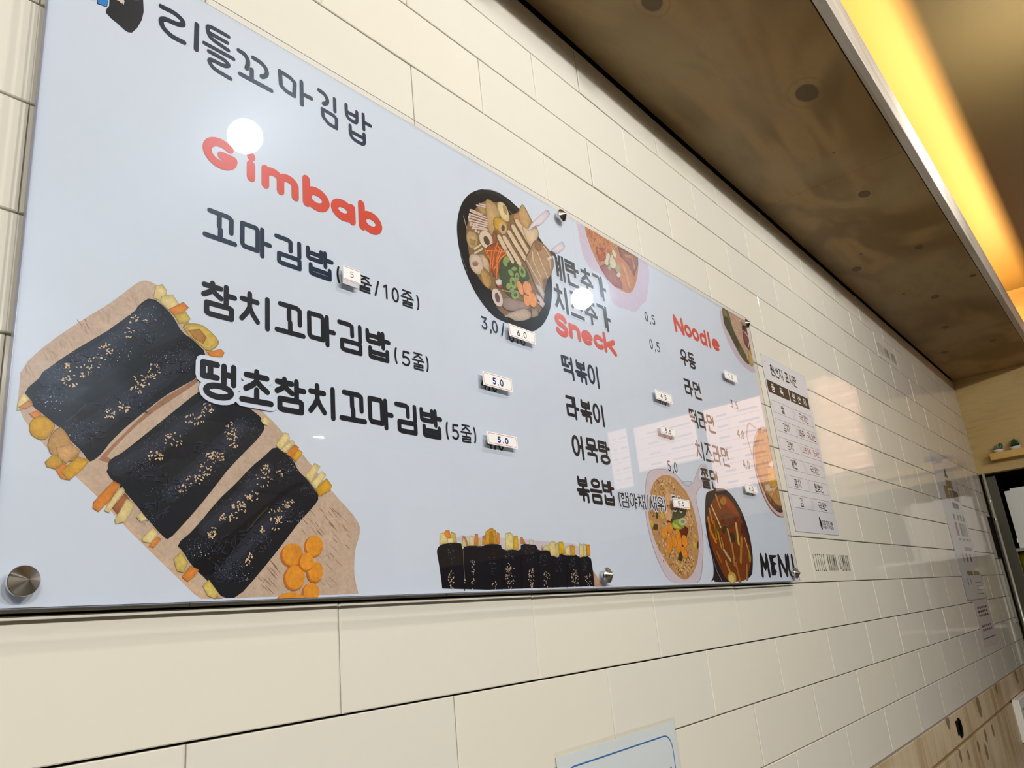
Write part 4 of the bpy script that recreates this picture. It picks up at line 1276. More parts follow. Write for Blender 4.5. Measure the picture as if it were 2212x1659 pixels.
Hs b9741f 68 6867,-4893 6859,-5189
Hs 4a200c 88 6958,-5080 6993,-5339
Hs bd8a2c 65 6958,-5080 6993,-5339
Hs 4a200c 112 7821,-4900 7805,-5076 7784,-5262
Hs d8b25a 87 7821,-4900 7805,-5076 7784,-5262
Hs 4a200c 88 7394,-4992 7438,-5233 7485,-5534
Hs c79a60 65 7394,-4992 7438,-5233 7485,-5534
Hs 4a200c 92 7063,-5373 7294,-5571
Hs c2a878 68 7063,-5373 7294,-5571
Hs 4a200c 120 7953,-5158 7728,-5592
Hs b87a2a 95 7953,-5158 7728,-5592
Hs 4a200c 76 8111,-5154 8200,-5440
Hs cf9240 53 8111,-5154 8200,-5440
Hs 4a200c 100 7476,-5281 7433,-5653
Hs b98040 76 7476,-5281 7433,-5653
Hs 4a200c 100 7083,-5596 7193,-5806
Hs c08a3c 76 7083,-5596 7193,-5806
Hs 4a200c 108 7502,-5629 7549,-5927
Hs a86824 84 7502,-5629 7549,-5927
Hs 4a200c 92 7977,-5652 7866,-5894
Hs b6782c 68 7977,-5652 7866,-5894
Hs 4a200c 100 6764,-5425 6887,-5597
Hs a06020 76 6764,-5425 6887,-5597
Hs 4a200c 80 7056,-5183 7078,-5337
Hs b97a34 57 7056,-5183 7078,-5337
Hs dcc88a 40 6861,-4593 7009,-4814 7112,-4978
He 6d6216 0 6888,-5046 6945,-5042 6874,-5118
He 3c3a10 0 7237,-5022 7319,-5019 7207,-5093
He 3e3416 0 7564,-5145 7667,-5127 7607,-5235
He a38a26 0 8181,-5515 8239,-5512 8160,-5602
He c9a03c 0 7220,-5876 7402,-5865 7221,-5979
He e2cc84 0 7201,-5888 7312,-5881 7201,-5959
He b27a20 0 7430,-4484 7567,-4475 7399,-4560
Hp 6e3c20 0 7222,-4779 7480,-4717 7713,-4730 7951,-4743 7750,-4853 7615,-4958 7364,-4993 7258,-4900
Hc e8c89c 9 7498,-4815 7835,-4799 7453,-4922 40,0 0,180
Hc e8c89c 9 7366,-4919 7515,-4913 7335,-4994 40,0 0,180
Hc 2c2418 10 7476,-4866 7750,-4853 7434,-4966 30,0 0,180
Hc e0b88c 8 7422,-5474 7631,-5472 7340,-5666 26,0 0,180
Hc e0b88c 8 7032,-5243 7261,-5238 6973,-5386 26,0 0,180
Hc e0b88c 8 7577,-5593 7819,-5592 7514,-5737 26,0 0,180
Hc f0d0a8 8 7079,-4641 7372,-4624 7039,-4740 16,0 0,180
Hc f0d0a8 8 8027,-5405 8218,-5402 7937,-5603 16,0 0,180
Lp 161a26 0 -4003,-654 -4001,-771 -4025,-832 -4022,-864 -3974,-895 -3921,-912 -3856,-942 -3824,-948 -3787,-931 -3742,-850 -3704,-733 -3691,-630 -3702,-502 -3725,-395 -3788,-357 -3935,-461 -3992,-567
Lp 3f444e 0 -3834,-538 -3760,-481 -3735,-538 -3778,-565
Lp 101014 0 -4110,-733 -4005,-661 -4018,-798 -4103,-818
Lp 2f86cf 0 -4101,-734 -4007,-670 -4023,-793 -4097,-807
Lp e9cdbf 0 -3978,-637 -3895,-594 -3870,-632 -3876,-679 -3892,-660 -3895,-678 -3913,-661 -3950,-665
Lp e9d5c8 0 -4157,-803 -4134,-762 -4111,-785 -4125,-808
Ms 17151a 112 8744,-5470 8705,-5637 8655,-5839
Ms 17151a 112 8744,-5470 8850,-5700 8975,-5604 9009,-5467
Ms 17151a 112 9009,-5467 9018,-5603 9008,-5836
Ms 17151a 112 9665,-5470 9629,-5667 9605,-5840
Ms 17151a 112 9665,-5470 9800,-5650 9946,-5837
Ms 17151a 112 10079,-5465 10016,-5666 9960,-5837
Ms 17151a 112 10194,-5464 10126,-5700 10146,-5810 10253,-5844 10364,-5802 10403,-5683 10416,-5467
Mp 17151a 0 9152,-5449 9593,-5451 9510,-5488 9345,-5520 9344,-5582 9503,-5621 9351,-5654 9344,-5720 9426,-5769 9312,-5850 9119,-5848 9158,-5635"""
pics = {}
random.seed(4)
KI = 0.86
for ln in ART.split('\n'):
    f = ln.split(' ')
    pic, t, col, wd = f[0][0], f[0][1], rgb(f[1], KI), float(f[2]) / 10
    pt = [tuple(float(q) / 10 for q in x.split(',')) for x in f[3:]]
    p = pics.setdefault(pic, Pic())
    n = p.z()
    if t == 'p':
        big = max(x for x, y in pt) - min(x for x, y in pt) > 75 or pic in 'LM'
        if pic not in 'LM' and len(pt) > 6:             # rounded outline (corner cutting)
            for _ in range(1 if pic in 'AB' else 2):
                pt = [q for a, e in zip(pt, pt[1:] + pt[:1]) for q in (((a[0] * 3 + e[0]) / 4, (a[1] * 3 + e[1]) / 4), ((a[0] + e[0] * 3) / 4, (a[1] + e[1] * 3) / 4))]
        cx, cy = sum(x for x, y in pt) / len(pt), sum(y for x, y in pt) / len(pt)
        for sc_, kc in (((1, 1),) if big else ((1.07, .5), (1, .86), (.8, 1.0), (.5, 1.08))):
            zz = p.z()
            p.g.add([(*clampu((cx + (x - cx) * sc_) / 1000, (cy + (y - cy) * sc_) / 1000), zz) for x, y in pt], [tuple(range(len(pt)))], tuple(min(.95, q * kc) for q in col[:3]) + (1,))
    elif t == 's':
        p.n = stroke(p.g, pt, wd, n, col, True, 1.1e-6)
    elif t == 'e':
        c, a, e = pt[:3]
        p.g.add([(*clampu((c[0] + (a[0] - c[0]) * x + (e[0] - c[0]) * y) / 1000, (c[1] + (a[1] - c[1]) * x + (e[1] - c[1]) * y) / 1000), n) for x, y in CV[:-1]] if False else
                [(*clampu((c[0] + (a[0] - c[0]) * math.cos(q * math.pi / 10) + (e[0] - c[0]) * math.sin(q * math.pi / 10)) / 1000, (c[1] + (a[1] - c[1]) * math.cos(q * math.pi / 10) + (e[1] - c[1]) * math.sin(q * math.pi / 10)) / 1000), n) for q in range(20)], [tuple(range(20))], col)
    else:
        c, a, e, (cnt, w2), (ang, spr) = pt
        cnt, w2, ang, spr = int(cnt * 10), w2, ang * 10, spr * 10
        ln_ = wd
        w2 = w2 if w2 else wd * .46
        for i in range(cnt):
            tt, rr = random.uniform(0, 2 * math.pi), math.sqrt(random.random())
            x, y = rr * math.cos(tt), rr * math.sin(tt)
            cx = c[0] + (a[0] - c[0]) * x + (e[0] - c[0]) * y
            cy = c[1] + (a[1] - c[1]) * x + (e[1] - c[1]) * y
            th = math.radians(ang + random.uniform(-spr, spr))
            l2, h2 = ln_ / 2 * random.uniform(.75, 1.15), w2 / 2
            dx, dy = math.cos(th), math.sin(th)
            sh = [(1, 0), (.6, .8), (-.1, 1), (-.8, .6), (-1, 0), (-.8, -.6), (-.1, -1), (.6, -.8)]
            cc = tuple(q * random.uniform(.88, 1.06) for q in col[:3]) + (1,)
            nn = n + (i % 5) * 1.2e-6
            if cy < BV0 * 1000 + 3 or cy > BV1 * 1000 - 3 or cx > BU1 * 1000 - 3:
                continue
            p.n = n + 6e-6
            p.g.add([((cx + l2 * a_ * dx - h2 * b_ * dy) / 1000, (cy + l2 * a_ * dy + h2 * b_ * dx) / 1000, nn) for a_, b_ in sh], [tuple(range(8))], cc)
PL = {'A': 'printed picture of black seaweed rolls with sesame on a wooden board', 'B': 'printed row of seaweed rolls standing on a pale plate', 'C': 'printed black bowl of fishcake soup',
      'D': 'printed pink bowl of spicy rice cakes', 'E': 'printed bowl of noodles with greens and ham', 'F': 'printed pot of ramen with egg', 'G': 'printed plate of fried rice', 'H': 'printed black pan of red stew',
      'L': 'cropped printed emblem with a black roll and a blue sleeve', 'M': 'heavy black capital lettering'}
for k, p in pics.items():
    p.n += 1e-5
    p.g.obj('printed_lettering' if k == 'M' else 'printed_picture', M['flat'] if k in 'ML' else M['ink'], MB, colors=True)['label'] = PL[k]

TN = PN + .0002                     # lettering over the pictures
BK, NAVY, RED = rgb('14151c'), rgb('13233a'), rgb('d04a34')
WH = rgb('d0d8e4')


def line(items, lab, halo=0, split=False, over='CD'):
    if split:                       # prices standing apart: one piece of lettering each
        part = []
        for it in items:
            if part and (abs(it[1] - part[-1][1]) > 30 or abs(it[2] - part[-1][2]) > 8):
                line(part, lab, halo)
                part = []
            part.append(it)
        return line(part, lab, halo)
    g = G()
    hz = max([PN + .0001] + [pics[k].n for k in over])
    for (s, u0, v1, cw, adv, h, wd, col, cap) in items:
        if halo:
            text(g, s, u0 - halo, v1 + halo, cw + 2 * halo, adv, h + 2 * halo, wd + 2 * halo, hz, WH, True)
        text(g, s, u0, v1, cw, adv, h, wd, hz + .00025 if halo else TN, col, cap)
    g.obj('printed_lettering', M['flat'], MB, colors=True)['label'] = lab


T = True
def soft(p):                        # round the corners of a free-hand stroke
    if len(p) < 4:
        return p
    if p[0] == p[-1]:               # the square letter keeps its corners
        return p
    cl = False
    for _ in range(2):
        q = [] if cl else [p[0]]
        for a, e in zip(p, p[1:]):
            q += [(a[0] * .78 + e[0] * .22, a[1] * .78 + e[1] * .22), (a[0] * .22 + e[0] * .78, a[1] * .22 + e[1] * .78)]
        p = q + ([q[0]] if cl else [p[-1]])
    return p


# title: free-hand syllables in their own boxes
g = G()
D1 = lambda s, x0, y0, x1, y1, wd=5.2: [stroke(g, [(x0 + x * (x1 - x0), y0 - y * (y0 - y1)) for x, y in soft(q)], wd, TN + i * .00006, NAVY) for i, q in enumerate(s)]
RL = [(0.0, .04), (.55, .0), (.88, .12), (.9, .3), (.6, .4), (.2, .42), (.0, .55), (.08, .8), (.45, .97), (.95, .95)]
D1([RL], -353, -45, -328, -75)
D1([[(0, 0), (0, 1)]], -316.5, -44, -316, -74)
D1([[(1, .0), (0, 0), (0, .45), (.15, .85), (1, 1)], [(.05, .5), (.95, .5)]], -305, -37, -282, -54, 4.6)
D1([[(0, 0), (1, 0)]], -308, -61, -276, -61, 4.6)
D1([[(0, .0), (.7, 0), (.95, .2), (.7, .42), (.1, .42), (0, .6), (.2, .92), (1, 1)]], -303, -68, -279, -87, 4.6)
KK = [(0, 0), (.6, .02), (.95, .25), (1, .6), (.85, 1)]
D1([KK], -270, -47, -259, -64)
D1([[(0, 0), (.5, .02), (.9, .22), (1, .55), (.85, .85), (.6, 1)]], -253, -46, -236, -64)
D1([[(.36, 0), (.36, 1)], [(0, 1), (1, 1)]], -268, -62, -231, -75)
D1([[(0, 0), (.7, .05), (1, .2), (.95, 1), (.4, .97), (.06, .8), (0, 0)]], -220, -44, -201, -66)
D1([[(0, 0), (0, 1)], [(0, .52), (1, .5)]], -192, -42, -179, -72)
D1([[(0, 0), (.6, .05), (1, .4), (.9, .8), (.5, 1)]], -168, -40, -156, -55)
D1([[(0, 0), (0, 1)]], -146, -40, -145, -57, 4.8)
D1([[(0, 0), (.8, .04), (1, .2), (.97, 1), (.4, .95), (.05, .6), (0, 0)]], -164, -63, -144, -79, 4.8)
D1([[(0, 0), (0, .8), (.3, 1), (1, 1), (1, .1)], [(0, .5), (1, .5)]], -129, -39, -113, -57, 4.8)
D1([[(0, 0), (0, 1)], [(0, .5), (1, .5)]], -103, -39, -92, -60, 4.8)
D1([[(0, 0), (0, .8), (.3, 1), (1, 1), (1, .1)], [(0, .45), (1, .45)]], -124, -65, -103, -82, 4.8)
g.obj('printed_lettering', M['flat'], MB, colors=True)['label'] = 'dark blue title lettering along the top'
line([('G', -307, -160, 37, 40, 38, 9.3, RED, T), ('i', -263, -159, 16, 40, 39, 9.6, RED, T), ('m', -243, -160, 45, 40, 39, 9, RED, T), ('b', -193, -157, 35.5, 40, 43, 10, RED, T), ('a', -156, -159, 34.5, 40, 40, 10, RED, T), ('b', -117, -157, 35.5, 40, 43, 10, RED, T)], 'red heading over the first menu column')
line([('꼬마김밥', -305, -242, 35.5, 38.3, 33.5, 5.0, NAVY, T), ('(', -152, -252, 8, 8, 23, 2.6, BK, T), ('5', -143, -254, 15, 8, 20, 2.6, BK, T), ('줄', -122, -254, 20, 20, 20, 2.2, BK, T), ('/', -100, -254, 11, 8, 20, 2.6, BK, T), ('10', -87, -254, 13, 14, 20, 2.5, BK, T), ('줄', -58, -253, 21, 20, 21, 2.2, BK, T), (')', -36, -252, 9, 8, 23, 2.4, BK, T)], 'first line of the first column')
line([('참치꼬마김밥', -305, -315, 36, 38.2, 35.5, 5.2, BK, T), ('(', -74, -327, 8, 8, 23, 2.6, BK, T), ('5', -63, -329, 16, 8, 20, 2.6, BK, T), ('줄', -46, -328, 20, 20, 21, 2.2, BK, T), (')', -27, -327, 9, 8, 23, 2.4, BK, T)], 'second line of the first column')
line([('땡초', -305, -392, 36, 38, 35.5, 5.6, BK, T)], 'start of the third line with a white outline', 4, over='A')
line([('참치꼬마김밥', -229, -392, 36, 38, 35.5, 5.6, BK, T), ('(', 1, -402, 8, 8, 25, 2.7, BK, T), ('5', 11, -404, 15, 8, 21, 2.7, BK, T), ('줄', 27, -403, 20, 20, 22, 2.2, BK, T), (')', 47, -402, 9, 8, 24, 2.6, BK, T)], 'third line of the first column')
line([('계란추가', 261, -95, 38, 39.8, 45, 6.2, BK, False), ('치즈추가', 261, -149, 38, 40, 45, 6.2, BK, False)], 'two lines of black extras lettering on white patches', 2.2, over='D')
line([('S', 255, -196, 33, 40, 41, 9.4, RED, T), ('n', 290, -197, 31, 40, 38, 9, RED, T), ('e', 323, -197, 32, 40, 39, 7.8, RED, T), ('c', 357, -197, 29, 40, 38, 8.4, RED, T), ('k', 387, -195, 38, 40, 41, 9, RED, T)], 'red heading over the second menu column')
line([('떡볶이', 259, -264, 32.5, 34, 37, 5.0, NAVY, T)], 'first dish name in the second column')
line([('라볶이', 258, -326, 32.5, 34.5, 36, 5.0, BK, T)], 'second dish name in the second column')
line([('어묵탕', 260, -384, 32.5, 34.5, 36.5, 5.0, BK, T)], 'third dish name in the second column')
line([('볶음밥', 259, -444, 32.5, 33.5, 37.5, 5.0, BK, T)], 'fourth dish name in the second column')
line([('(', 366, -457, 10, 8, 26, 2.4, BK, T), ('햄야채', 374, -458, 23, 25, 24, 2.3, BK, T), ('/', 449, -457, 12, 8, 25, 2.4, BK, T), ('새우', 460, -458, 23, 24, 24, 2.3, BK, T), (')', 504, -457, 10, 8, 26, 2.6, BK, T)], 'small outlined lettering in brackets', 2.2, over='G')
line([('0', 544, -119, 12, 8, 21, 2.2, BK, T), (',', 560, -119, 6, 8, 21, 2.2, BK, T), ('5', 569, -119, 14, 8, 21, 2.2, BK, T), ('0', 546, -171, 12, 8, 21, 2.2, BK, T), (',', 562, -171, 6, 8, 21, 2.2, BK, T), ('5', 571, -171, 14, 8, 21, 2.2, BK, T),
      ('5', 541, -392, 13, 8, 20, 2.2, BK, T), (',', 557, -392, 6, 8, 20, 2.2, BK, T), ('0', 564, -392, 13, 8, 20, 2.2, BK, T)], 'printed prices of the second column', split=True)
line([('3', 83, -249, 14, 8, 20, 3, NAVY, T), (',', 99, -249, 6, 8, 20, 3, NAVY, T), ('0', 104, -249, 14, 8, 20, 3, NAVY, T), ('/', 121, -248, 13, 8, 21, 3, NAVY, T)], 'printed price under the soup bowl', 1.6, over='')
line([('0', 138, -255, 14, 8, 18.5, 2.8, BK, T), (',', 155, -252, 6, 8, 18, 2.8, BK, T), ('0', 163, -254, 14, 8, 19, 2.8, BK, T),
      ('4', 72, -333, 12, 8, 19, 2.6, BK, T), (',', 85, -331, 6, 8, 19, 2.6, BK, T), ('0', 92, -333, 13, 8, 19, 2.6, BK, T), ('4', 73, -409, 12, 8, 19, 2.6, BK, T), (',', 86, -407, 6, 8, 19, 2.6, BK, T), ('0', 94, -409, 13, 8, 19, 2.6, BK, T),
      ('4', 543, -274, 12, 8, 19, 2.4, BK, T), (',', 556, -272, 6, 8, 19, 2.4, BK, T), ('0', 563, -274, 13, 8, 19, 2.4, BK, T), ('5', 542, -336, 13, 8, 19, 2.4, BK, T), ('0', 562, -336, 13, 8, 19, 2.4, BK, T),
      ('4', 858, -175, 12, 8, 18, 2.2, BK, T), ('5', 860, -411, 13, 8, 19, 2.4, BK, T), (',', 875, -409, 6, 8, 19, 2.4, BK, T), ('0', 883, -411, 13, 8, 19, 2.4, BK, T)], 'old printed prices peeping out under the stickers', split=True)
line([('5', 536, -452, 15, 8, 27, 2.2, BK, T), ('0', 556, -452, 15, 8, 27, 2.2, BK, T)], 'old outlined price under the fried rice sticker', 2.4, over='G')
line([('N', 660, -92, 40, 40, 42, 9.6, RED, T), ('o', 702, -91, 31, 40, 42, 7.8, RED, T), ('o', 735, -91, 31, 40, 42, 7.8, RED, T), ('d', 769, -92, 32, 40, 42, 8, RED, T), ('l', 803, -92, 20, 40, 42, 9, RED, T), ('e', 826, -91, 36, 40, 42, 8, RED, T)], 'red heading over the third menu column')
line([('우동', 663, -163, 31, 32.5, 33.5, 4.5, BK, T)], 'first dish name in the third column')
line([('라면', 660, -223, 34, 36.5, 34.5, 4.5, BK, T)], 'second dish name in the third column')
line([('떡라면', 660, -282, 34, 36.5, 36, 4.5, BK, T)], 'third dish name in the third column')
line([('치즈라면', 661, -342, 35, 37, 37, 4.2, BK, T)], 'fourth dish name in the third column')
line([('쫄면', 663, -393, 37, 40, 37.5, 4.8, BK, False)], 'fifth dish name in the third column', 0)
line([('3', 865, -230, 12, 8, 18.5, 2.2, BK, T), (',', 880, -230, 6, 8, 18, 2.2, BK, T), ('5', 889, -230, 13, 8, 18.5, 2.2, BK, T), ('4', 869, -292, 14, 8, 19, 2.2, BK, T), (',', 884, -292, 6, 8, 18, 2.2, BK, T), ('0', 892, -292, 13, 8, 19, 2.2, BK, T),
      ('4', 869, -355, 14, 8, 19, 2.2, BK, T), (',', 884, -355, 6, 8, 18, 2.2, BK, T), ('0', 892, -355, 13, 8, 19, 2.2, BK, T)], 'printed prices of the third column', split=True)

# ------------------------------------------------------------ handwritten price stickers
ST = [('5', -148.1, -124.2, -255.2, -271.2, 'small white price sticker with a 5, over the brackets of the first menu line'),
      ('6.0', 131.8, 189.6, -250.7, -268.7, 'white price sticker reading 6.0 under the black soup bowl'),
      ('5.0', 68.2, 126.2, -330.7, -349.0, 'white price sticker reading 5.0 beside the second menu line, the upper of two alike'),
      ('5.0', 66.6, 125.3, -408.4, -424.0, 'white price sticker reading 5.0 beside the third menu line, the lower of two alike'),
      ('4.5', 523.9, 583.5, -272.3, -289.4, 'white price sticker reading 4.5, topmost in the second column'),
      ('5.5', 522.1, 579.0, -336.0, -350.4, 'white price sticker reading 5.5 in the middle of the second column'),
      ('5.5', 526.0, 585.4, -458.8, -474.1, 'white price sticker reading 5.5 stuck over the fried rice plate'),
      ('1 0', 842.4, 905.3, -173.0, -191.1, 'white price sticker under the noodle bowl in the third column'),
      ('6.0', 840.6, 901.6, -409.3, -426.0, 'white price sticker reading 6.0 beside the black stew pan')]
BLUE = rgb('1c2f6e')
SN = .0201
for i, (s, a, e, vt, vb, lab) in enumerate(ST):
    t = empty('price_sticker', ((a + e) / 2000, (vt + vb) / 2000, SN))
    tag(t, lab, 'sticker', 'handwritten price stickers on the menu board')
    G().box(a / 1000, e / 1000, vb / 1000, vt / 1000, SN, SN + .0004).obj('label_paper', M['sticker'], t)
    g = G()
    rc = rgb('c9554a')
    k = 2.2
    if i == 0:
        stroke(g, [(a + .3, vt - 1), (e - .3, vt - 1)], .5, SN + .00045, rc)
        stroke(g, [(a + .3, vb + 1), (e - .3, vb + 1)], .5, SN + .00045, rc)
    else:
        x0, x1, y0, y1 = a + 1.8, e - 1.8, vb + 1.6, vt - 1.6
        stroke(g, [(x0 + k, y1), (x1 - k, y1), (x1, y1 - k), (x1, y0 + k), (x1 - k, y0), (x0 + k, y0), (x0, y0 + k), (x0, y1 - k), (x0 + k, y1)], .55, SN + .00045, rc)
    g.obj('red_border', M['flat'], t, colors=True)
    g = G()
    c = BLUE if i in (2, 3) else BK
    h = (vt - vb) * .56
    wd = 1.9 if i in (2, 3) else 1.4
    if i == 0:
        text(g, '5', -139, -259, 5.5, 7, 8, .8, SN + .00045, c)
    else:
        u0 = (a + e) / 2 - 13 + (2 if i in (2, 3) else 0)
        for ch, dx, cw in zip(s, (0, 9.5, 14.5), (8, 4, 8)):
            text(g, ch, u0 + dx, vt - (vt - vb) * .24, cw, 7, h, wd, SN + .00045, c)
    g.obj('handwritten_price', M['flat'], t, colors=True)
# grey patch behind the first sticker
tag(G().box(-.1490, -.1275, -.2765, -.2560, .01995, .0201).obj('price_sticker', mat('grey_patch', rgb('c4c6ca'), .5), base=(-.138, -.266, .02)), 'grey patch peeping out under the small sticker with a 5', 'sticker')

# ------------------------------------------------------------ origin list sheet
t = empty('origin_list_sheet', (1.136, -.488, 0))
tag(t, 'tall white laminated origin list taped to the tiles right of the menu board', 'notice')
G().box(1.1345, 1.4395, -.4885, -.0675, .0006, .0012).obj('paper_sheet', M['sheet'], t)
g = G()
PZ = .0013
TB = rgb('1b1512')
text(g, '원산지', 1180, -84, 28, 28.5, 29, 3.8, PZ, TB)
text(g, '표시판', 1277, -85, 28, 28.5, 29, 3.8, PZ, TB)
text(g, '.', 1148, -72, 8, 8, 14, 2.6, PZ, TB)
text(g, '.', 1420, -76, 8, 8, 14, 2.0, PZ, TB)
for (a, e) in ((1139, 1281), (1286, 1424)):
    g.add([(a / 1000, -.162, PZ), (e / 1000, -.162, PZ), (e / 1000, -.131, PZ), (a / 1000, -.131, PZ)], [(0, 1, 2, 3)], TB)
SW = rgb('e6e6ee')
text(g, '품목', 1163, -137, 21, 56, 20, 2.4, PZ + .00002, SW)
text(g, '원산지', 1302, -137, 22, 40, 20, 2.4, PZ + .00002, SW)
rows = [('쌀', '국내산', 1), ('김치', '배추:국내산', 1), ('김치', '고춧가루:중국산', 2), ('계란', '국내산', 1), ('참치', '원양산', 0), ('김', '국내산', 0)]
for i, (a, e, red) in enumerate(rows):
    v = -181 - i * 44.8
    for (x0, x1) in ((1144, 1281), (1290, 1424)):
        stroke(g, [(x0, v), (x1, v), (x1, v - 29), (x0, v - 29), (x0, v)], .7, PZ, rgb('6c6c78'))
    w_ = len(a) * 22
    text(g, a, 1212 - w_ / 2, v - 4, 20, 22, 21, 2.3, PZ, TB)
    cw = 20 if len(e) < 5 else (19 if len(e) < 7 else 14.5)
    w_ = len(e) * cw * 1.08
    text(g, e, 1358 - w_ / 2, v - 5, cw, cw * 1.08, 20 if len(e) < 7 else 17, 2.2 if len(e) < 7 else 1.6, PZ, (TB, rgb('5a1a20'), rgb('a03a34'))[red])
g.add([(1.309, -.452, PZ), (1.315, -.447, PZ), (1.321, -.455, PZ), (1.325, -.466, PZ), (1.322, -.477, PZ), (1.316, -.479, PZ), (1.311, -.470, PZ)], [tuple(range(7))], TB)
text(g, '리틀꼬마김밥', 1329, -456, 12, 13.2, 19, 1.5, PZ, TB)
g.obj('printed_lettering', M['flat'], t, colors=True)
fl = G()
fl.add([(1.1335, -.4895, .00135), (1.4405, -.4895, .00135), (1.4405, -.0665, .00135), (1.1335, -.0665, .00135)], [(0, 1, 2, 3)])
fl.obj('laminating_film', M['film'], t)

# notice at the lower edge of the frame
t = empty('framed_notice', (.163, -.99, 0))
tag(t, 'white laminated notice with a blue rounded outline, low on the tiles under the menu board', 'notice')
G().box(.1640, .4565, -.9930, -.7880, .0008, .0016).obj('paper_sheet', M['sheet2'], t)
g = G()
bl = rgb('3f6fae')
x0, x1, y1, y0, r = 176, 443, -803, -980, 20
pth = [(x0 + r, y1), (x1 - r, y1)] + [(x1 - r + r * math.sin(q), y1 - r + r * math.cos(q)) for q in (.4, .8, 1.2, 1.57)] + [(x1, y0 + r)] + [(x1 - r + r * math.cos(q), y0 + r - r * math.sin(q)) for q in (.4, .8, 1.2, 1.57)] + [(x0 + r, y0)] + [(x0 + r - r * math.sin(q), y0 + r - r * math.cos(q)) for q in (.4, .8, 1.2, 1.57)] + [(x0, y1 - r)] + [(x0 + r - r * math.cos(q), y1 - r + r * math.sin(q)) for q in (.4, .8, 1.2, 1.57)]
stroke(g, pth, 1.9, .0017, bl)
stroke(g, [(430, -845), (430, -866)], 3.4, .0017, BK)
g.obj('blue_outline', M['flat'], t, colors=True)
fl = G()
fl.add([(.1600, -.9960, .00175), (.4600, -.9960, .00175), (.4600, -.7820, .00175), (.1600, -.7820, .00175)], [(0, 1, 2, 3)])
fl.obj('laminating_film', M['film'], t)

# ------------------------------------------------------------ tall poster farther along the wall
t = empty('picture_poster', (2.87, -.86, 0))
tag(t, 'narrow white poster of dish pictures and text, far along the tiled wall, lower sheet greyed for dim light', 'poster')
G().box(2.872, 3.290, -.690, -.100, .0006, .0012).obj('paper_sheet', M['sheet'], t)
G().box(2.960, 3.290, -.870, -.6905, .0004, .0010).obj('lower_sheet', M['sheet3'], t)
g = G()


def q4(u0, u1, v0, v1, c, n=PZ):
    g.add([(u0, v0, n), (u1, v0, n), (u1, v1, n), (u0, v1, n)], [(0, 1, 2, 3)], rgb(c))


g.add([(3.06, -.195, PZ), (3.10, -.150, PZ), (3.13, -.195, PZ)], [(0, 1, 2)], rgb('1e1a16'))
q4(3.05, 3.18, -.240, -.205, 'b09a68')
q4(2.98, 3.06, -.290, -.235, 'b7a070')
q4(3.07, 3.13, -.285, -.248, 'a8988c')
q4(3.14, 3.26, -.290, -.245, '8c7c58')
q4(3.07, 3.20, -.325, -.300, '2c2018')
q4(3.08, 3.19, -.317, -.308, 'a8806c')
for x in (3.02, 3.10, 3.16, 3.22):
    q4(x, x + .035, -.375, -.350, '6f6558')
for x, c in ((3.01, 'b05a78'), (3.10, '7c8078'), (3.15, 'a8a098'), (3.20, 'b8b4ac')):
    q4(x, x + .045, -.440, -.385, c)
for x in (3.02, 3.10, 3.17, 3.23):
    q4(x, x + .04, -.458, -.450, '77706a')
q4(3.08, 3.24, -.500, -.485, '9a9488')
for x, c in ((2.99, 'c8a8a4'), (3.07, '8a8078'), (3.15, 'b07070')):
    q4(x, x + .03, -.545, -.510, c)
q4(3.00, 3.12, -.598, -.580, '8a8474')
q4(3.14, 3.27, -.598, -.580, '9a9874')
for x in (2.97, 3.03):
    q4(x, x + .012, -.635, -.610, 'b8786c')
for v in (-.625, -.64, -.655, -.67):
    q4(3.12, 3.26, v - .004, v, '9c948c')
for v in (-.72, -.735, -.75, -.79, -.805):
    for k in range(5):
        x = 3.02 + k * .045
        q4(x, x + .03, v - .008, v, '4a443e' if v > -.76 else '6a5e54')
q4(2.98, 3.26, -.842, -.838, '6a625a')
g.obj('printed_pictures', M['flat'], t, colors=True)
fl = G()
fl.add([(2.865, -.695, .0014), (3.300, -.695, .0014), (3.300, -.093, .0014), (2.865, -.093, .0014)], [(0, 1, 2, 3)])
fl.obj('laminating_film', M['film'], t)

# small mark on the wooden band: dark roll with a ring
t = empty('emblem_mark', (2.20, -1.05, .006))
tag(t, 'small dark emblem with a ring on the wooden band under the tiles', 'emblem')
G().box(2.165, 2.180, -1.062, -1.022, .006, .009, .001).obj('dark_bar', M['black'], t)
G().lathe((2.205, -1.045, .006), [(.028, 0), (.028, .003), (.020, .003), (.020, 0.0)], seg=20).obj('ring', M['black'], t)

# white dispenser low on the plywood
t = empty('white_dispenser', (3.30, -1.24, .006))
tag(t, 'white plastic box with grey print on the lower plywood, at the right edge', 'box')
G().box(3.20, 3.50, -1.240, -1.085, .006, .030, .004).obj('box_body', M['white'], t)
g = G()
for k in range(5):
    g.add([(3.235, -1.130 - k * .018, .0303), (3.44, -1.130 - k * .018, .0303), (3.44, -1.122 - k * .018, .0303), (3.235, -1.122 - k * .018, .0303)], [(0, 1, 2, 3)], rgb('9a9a98'))
g.obj('grey_print', M['flat'], t, colors=True)

# ------------------------------------------------------------ far end
t = empty('steel_corner_post', (3.955, -1.95, .026))
tag(t, 'upright steel post in the far corner under the plywood lintel', 'post')
G().lathe((3.955, -1.95, .027), [(.006, 0), (.006, 1.849)], 'v', 14).obj('tube', M['post'], t, smooth=True)
G().lathe((3.955, -.25, .027), [(.0072, 0), (.0072, .012)], 'v', 14).obj('collar', M['chrome'], t)
G().lathe((3.955, -.34, .027), [(.0072, 0), (.0072, .012)], 'v', 14).obj('collar', M['chrome'], t)

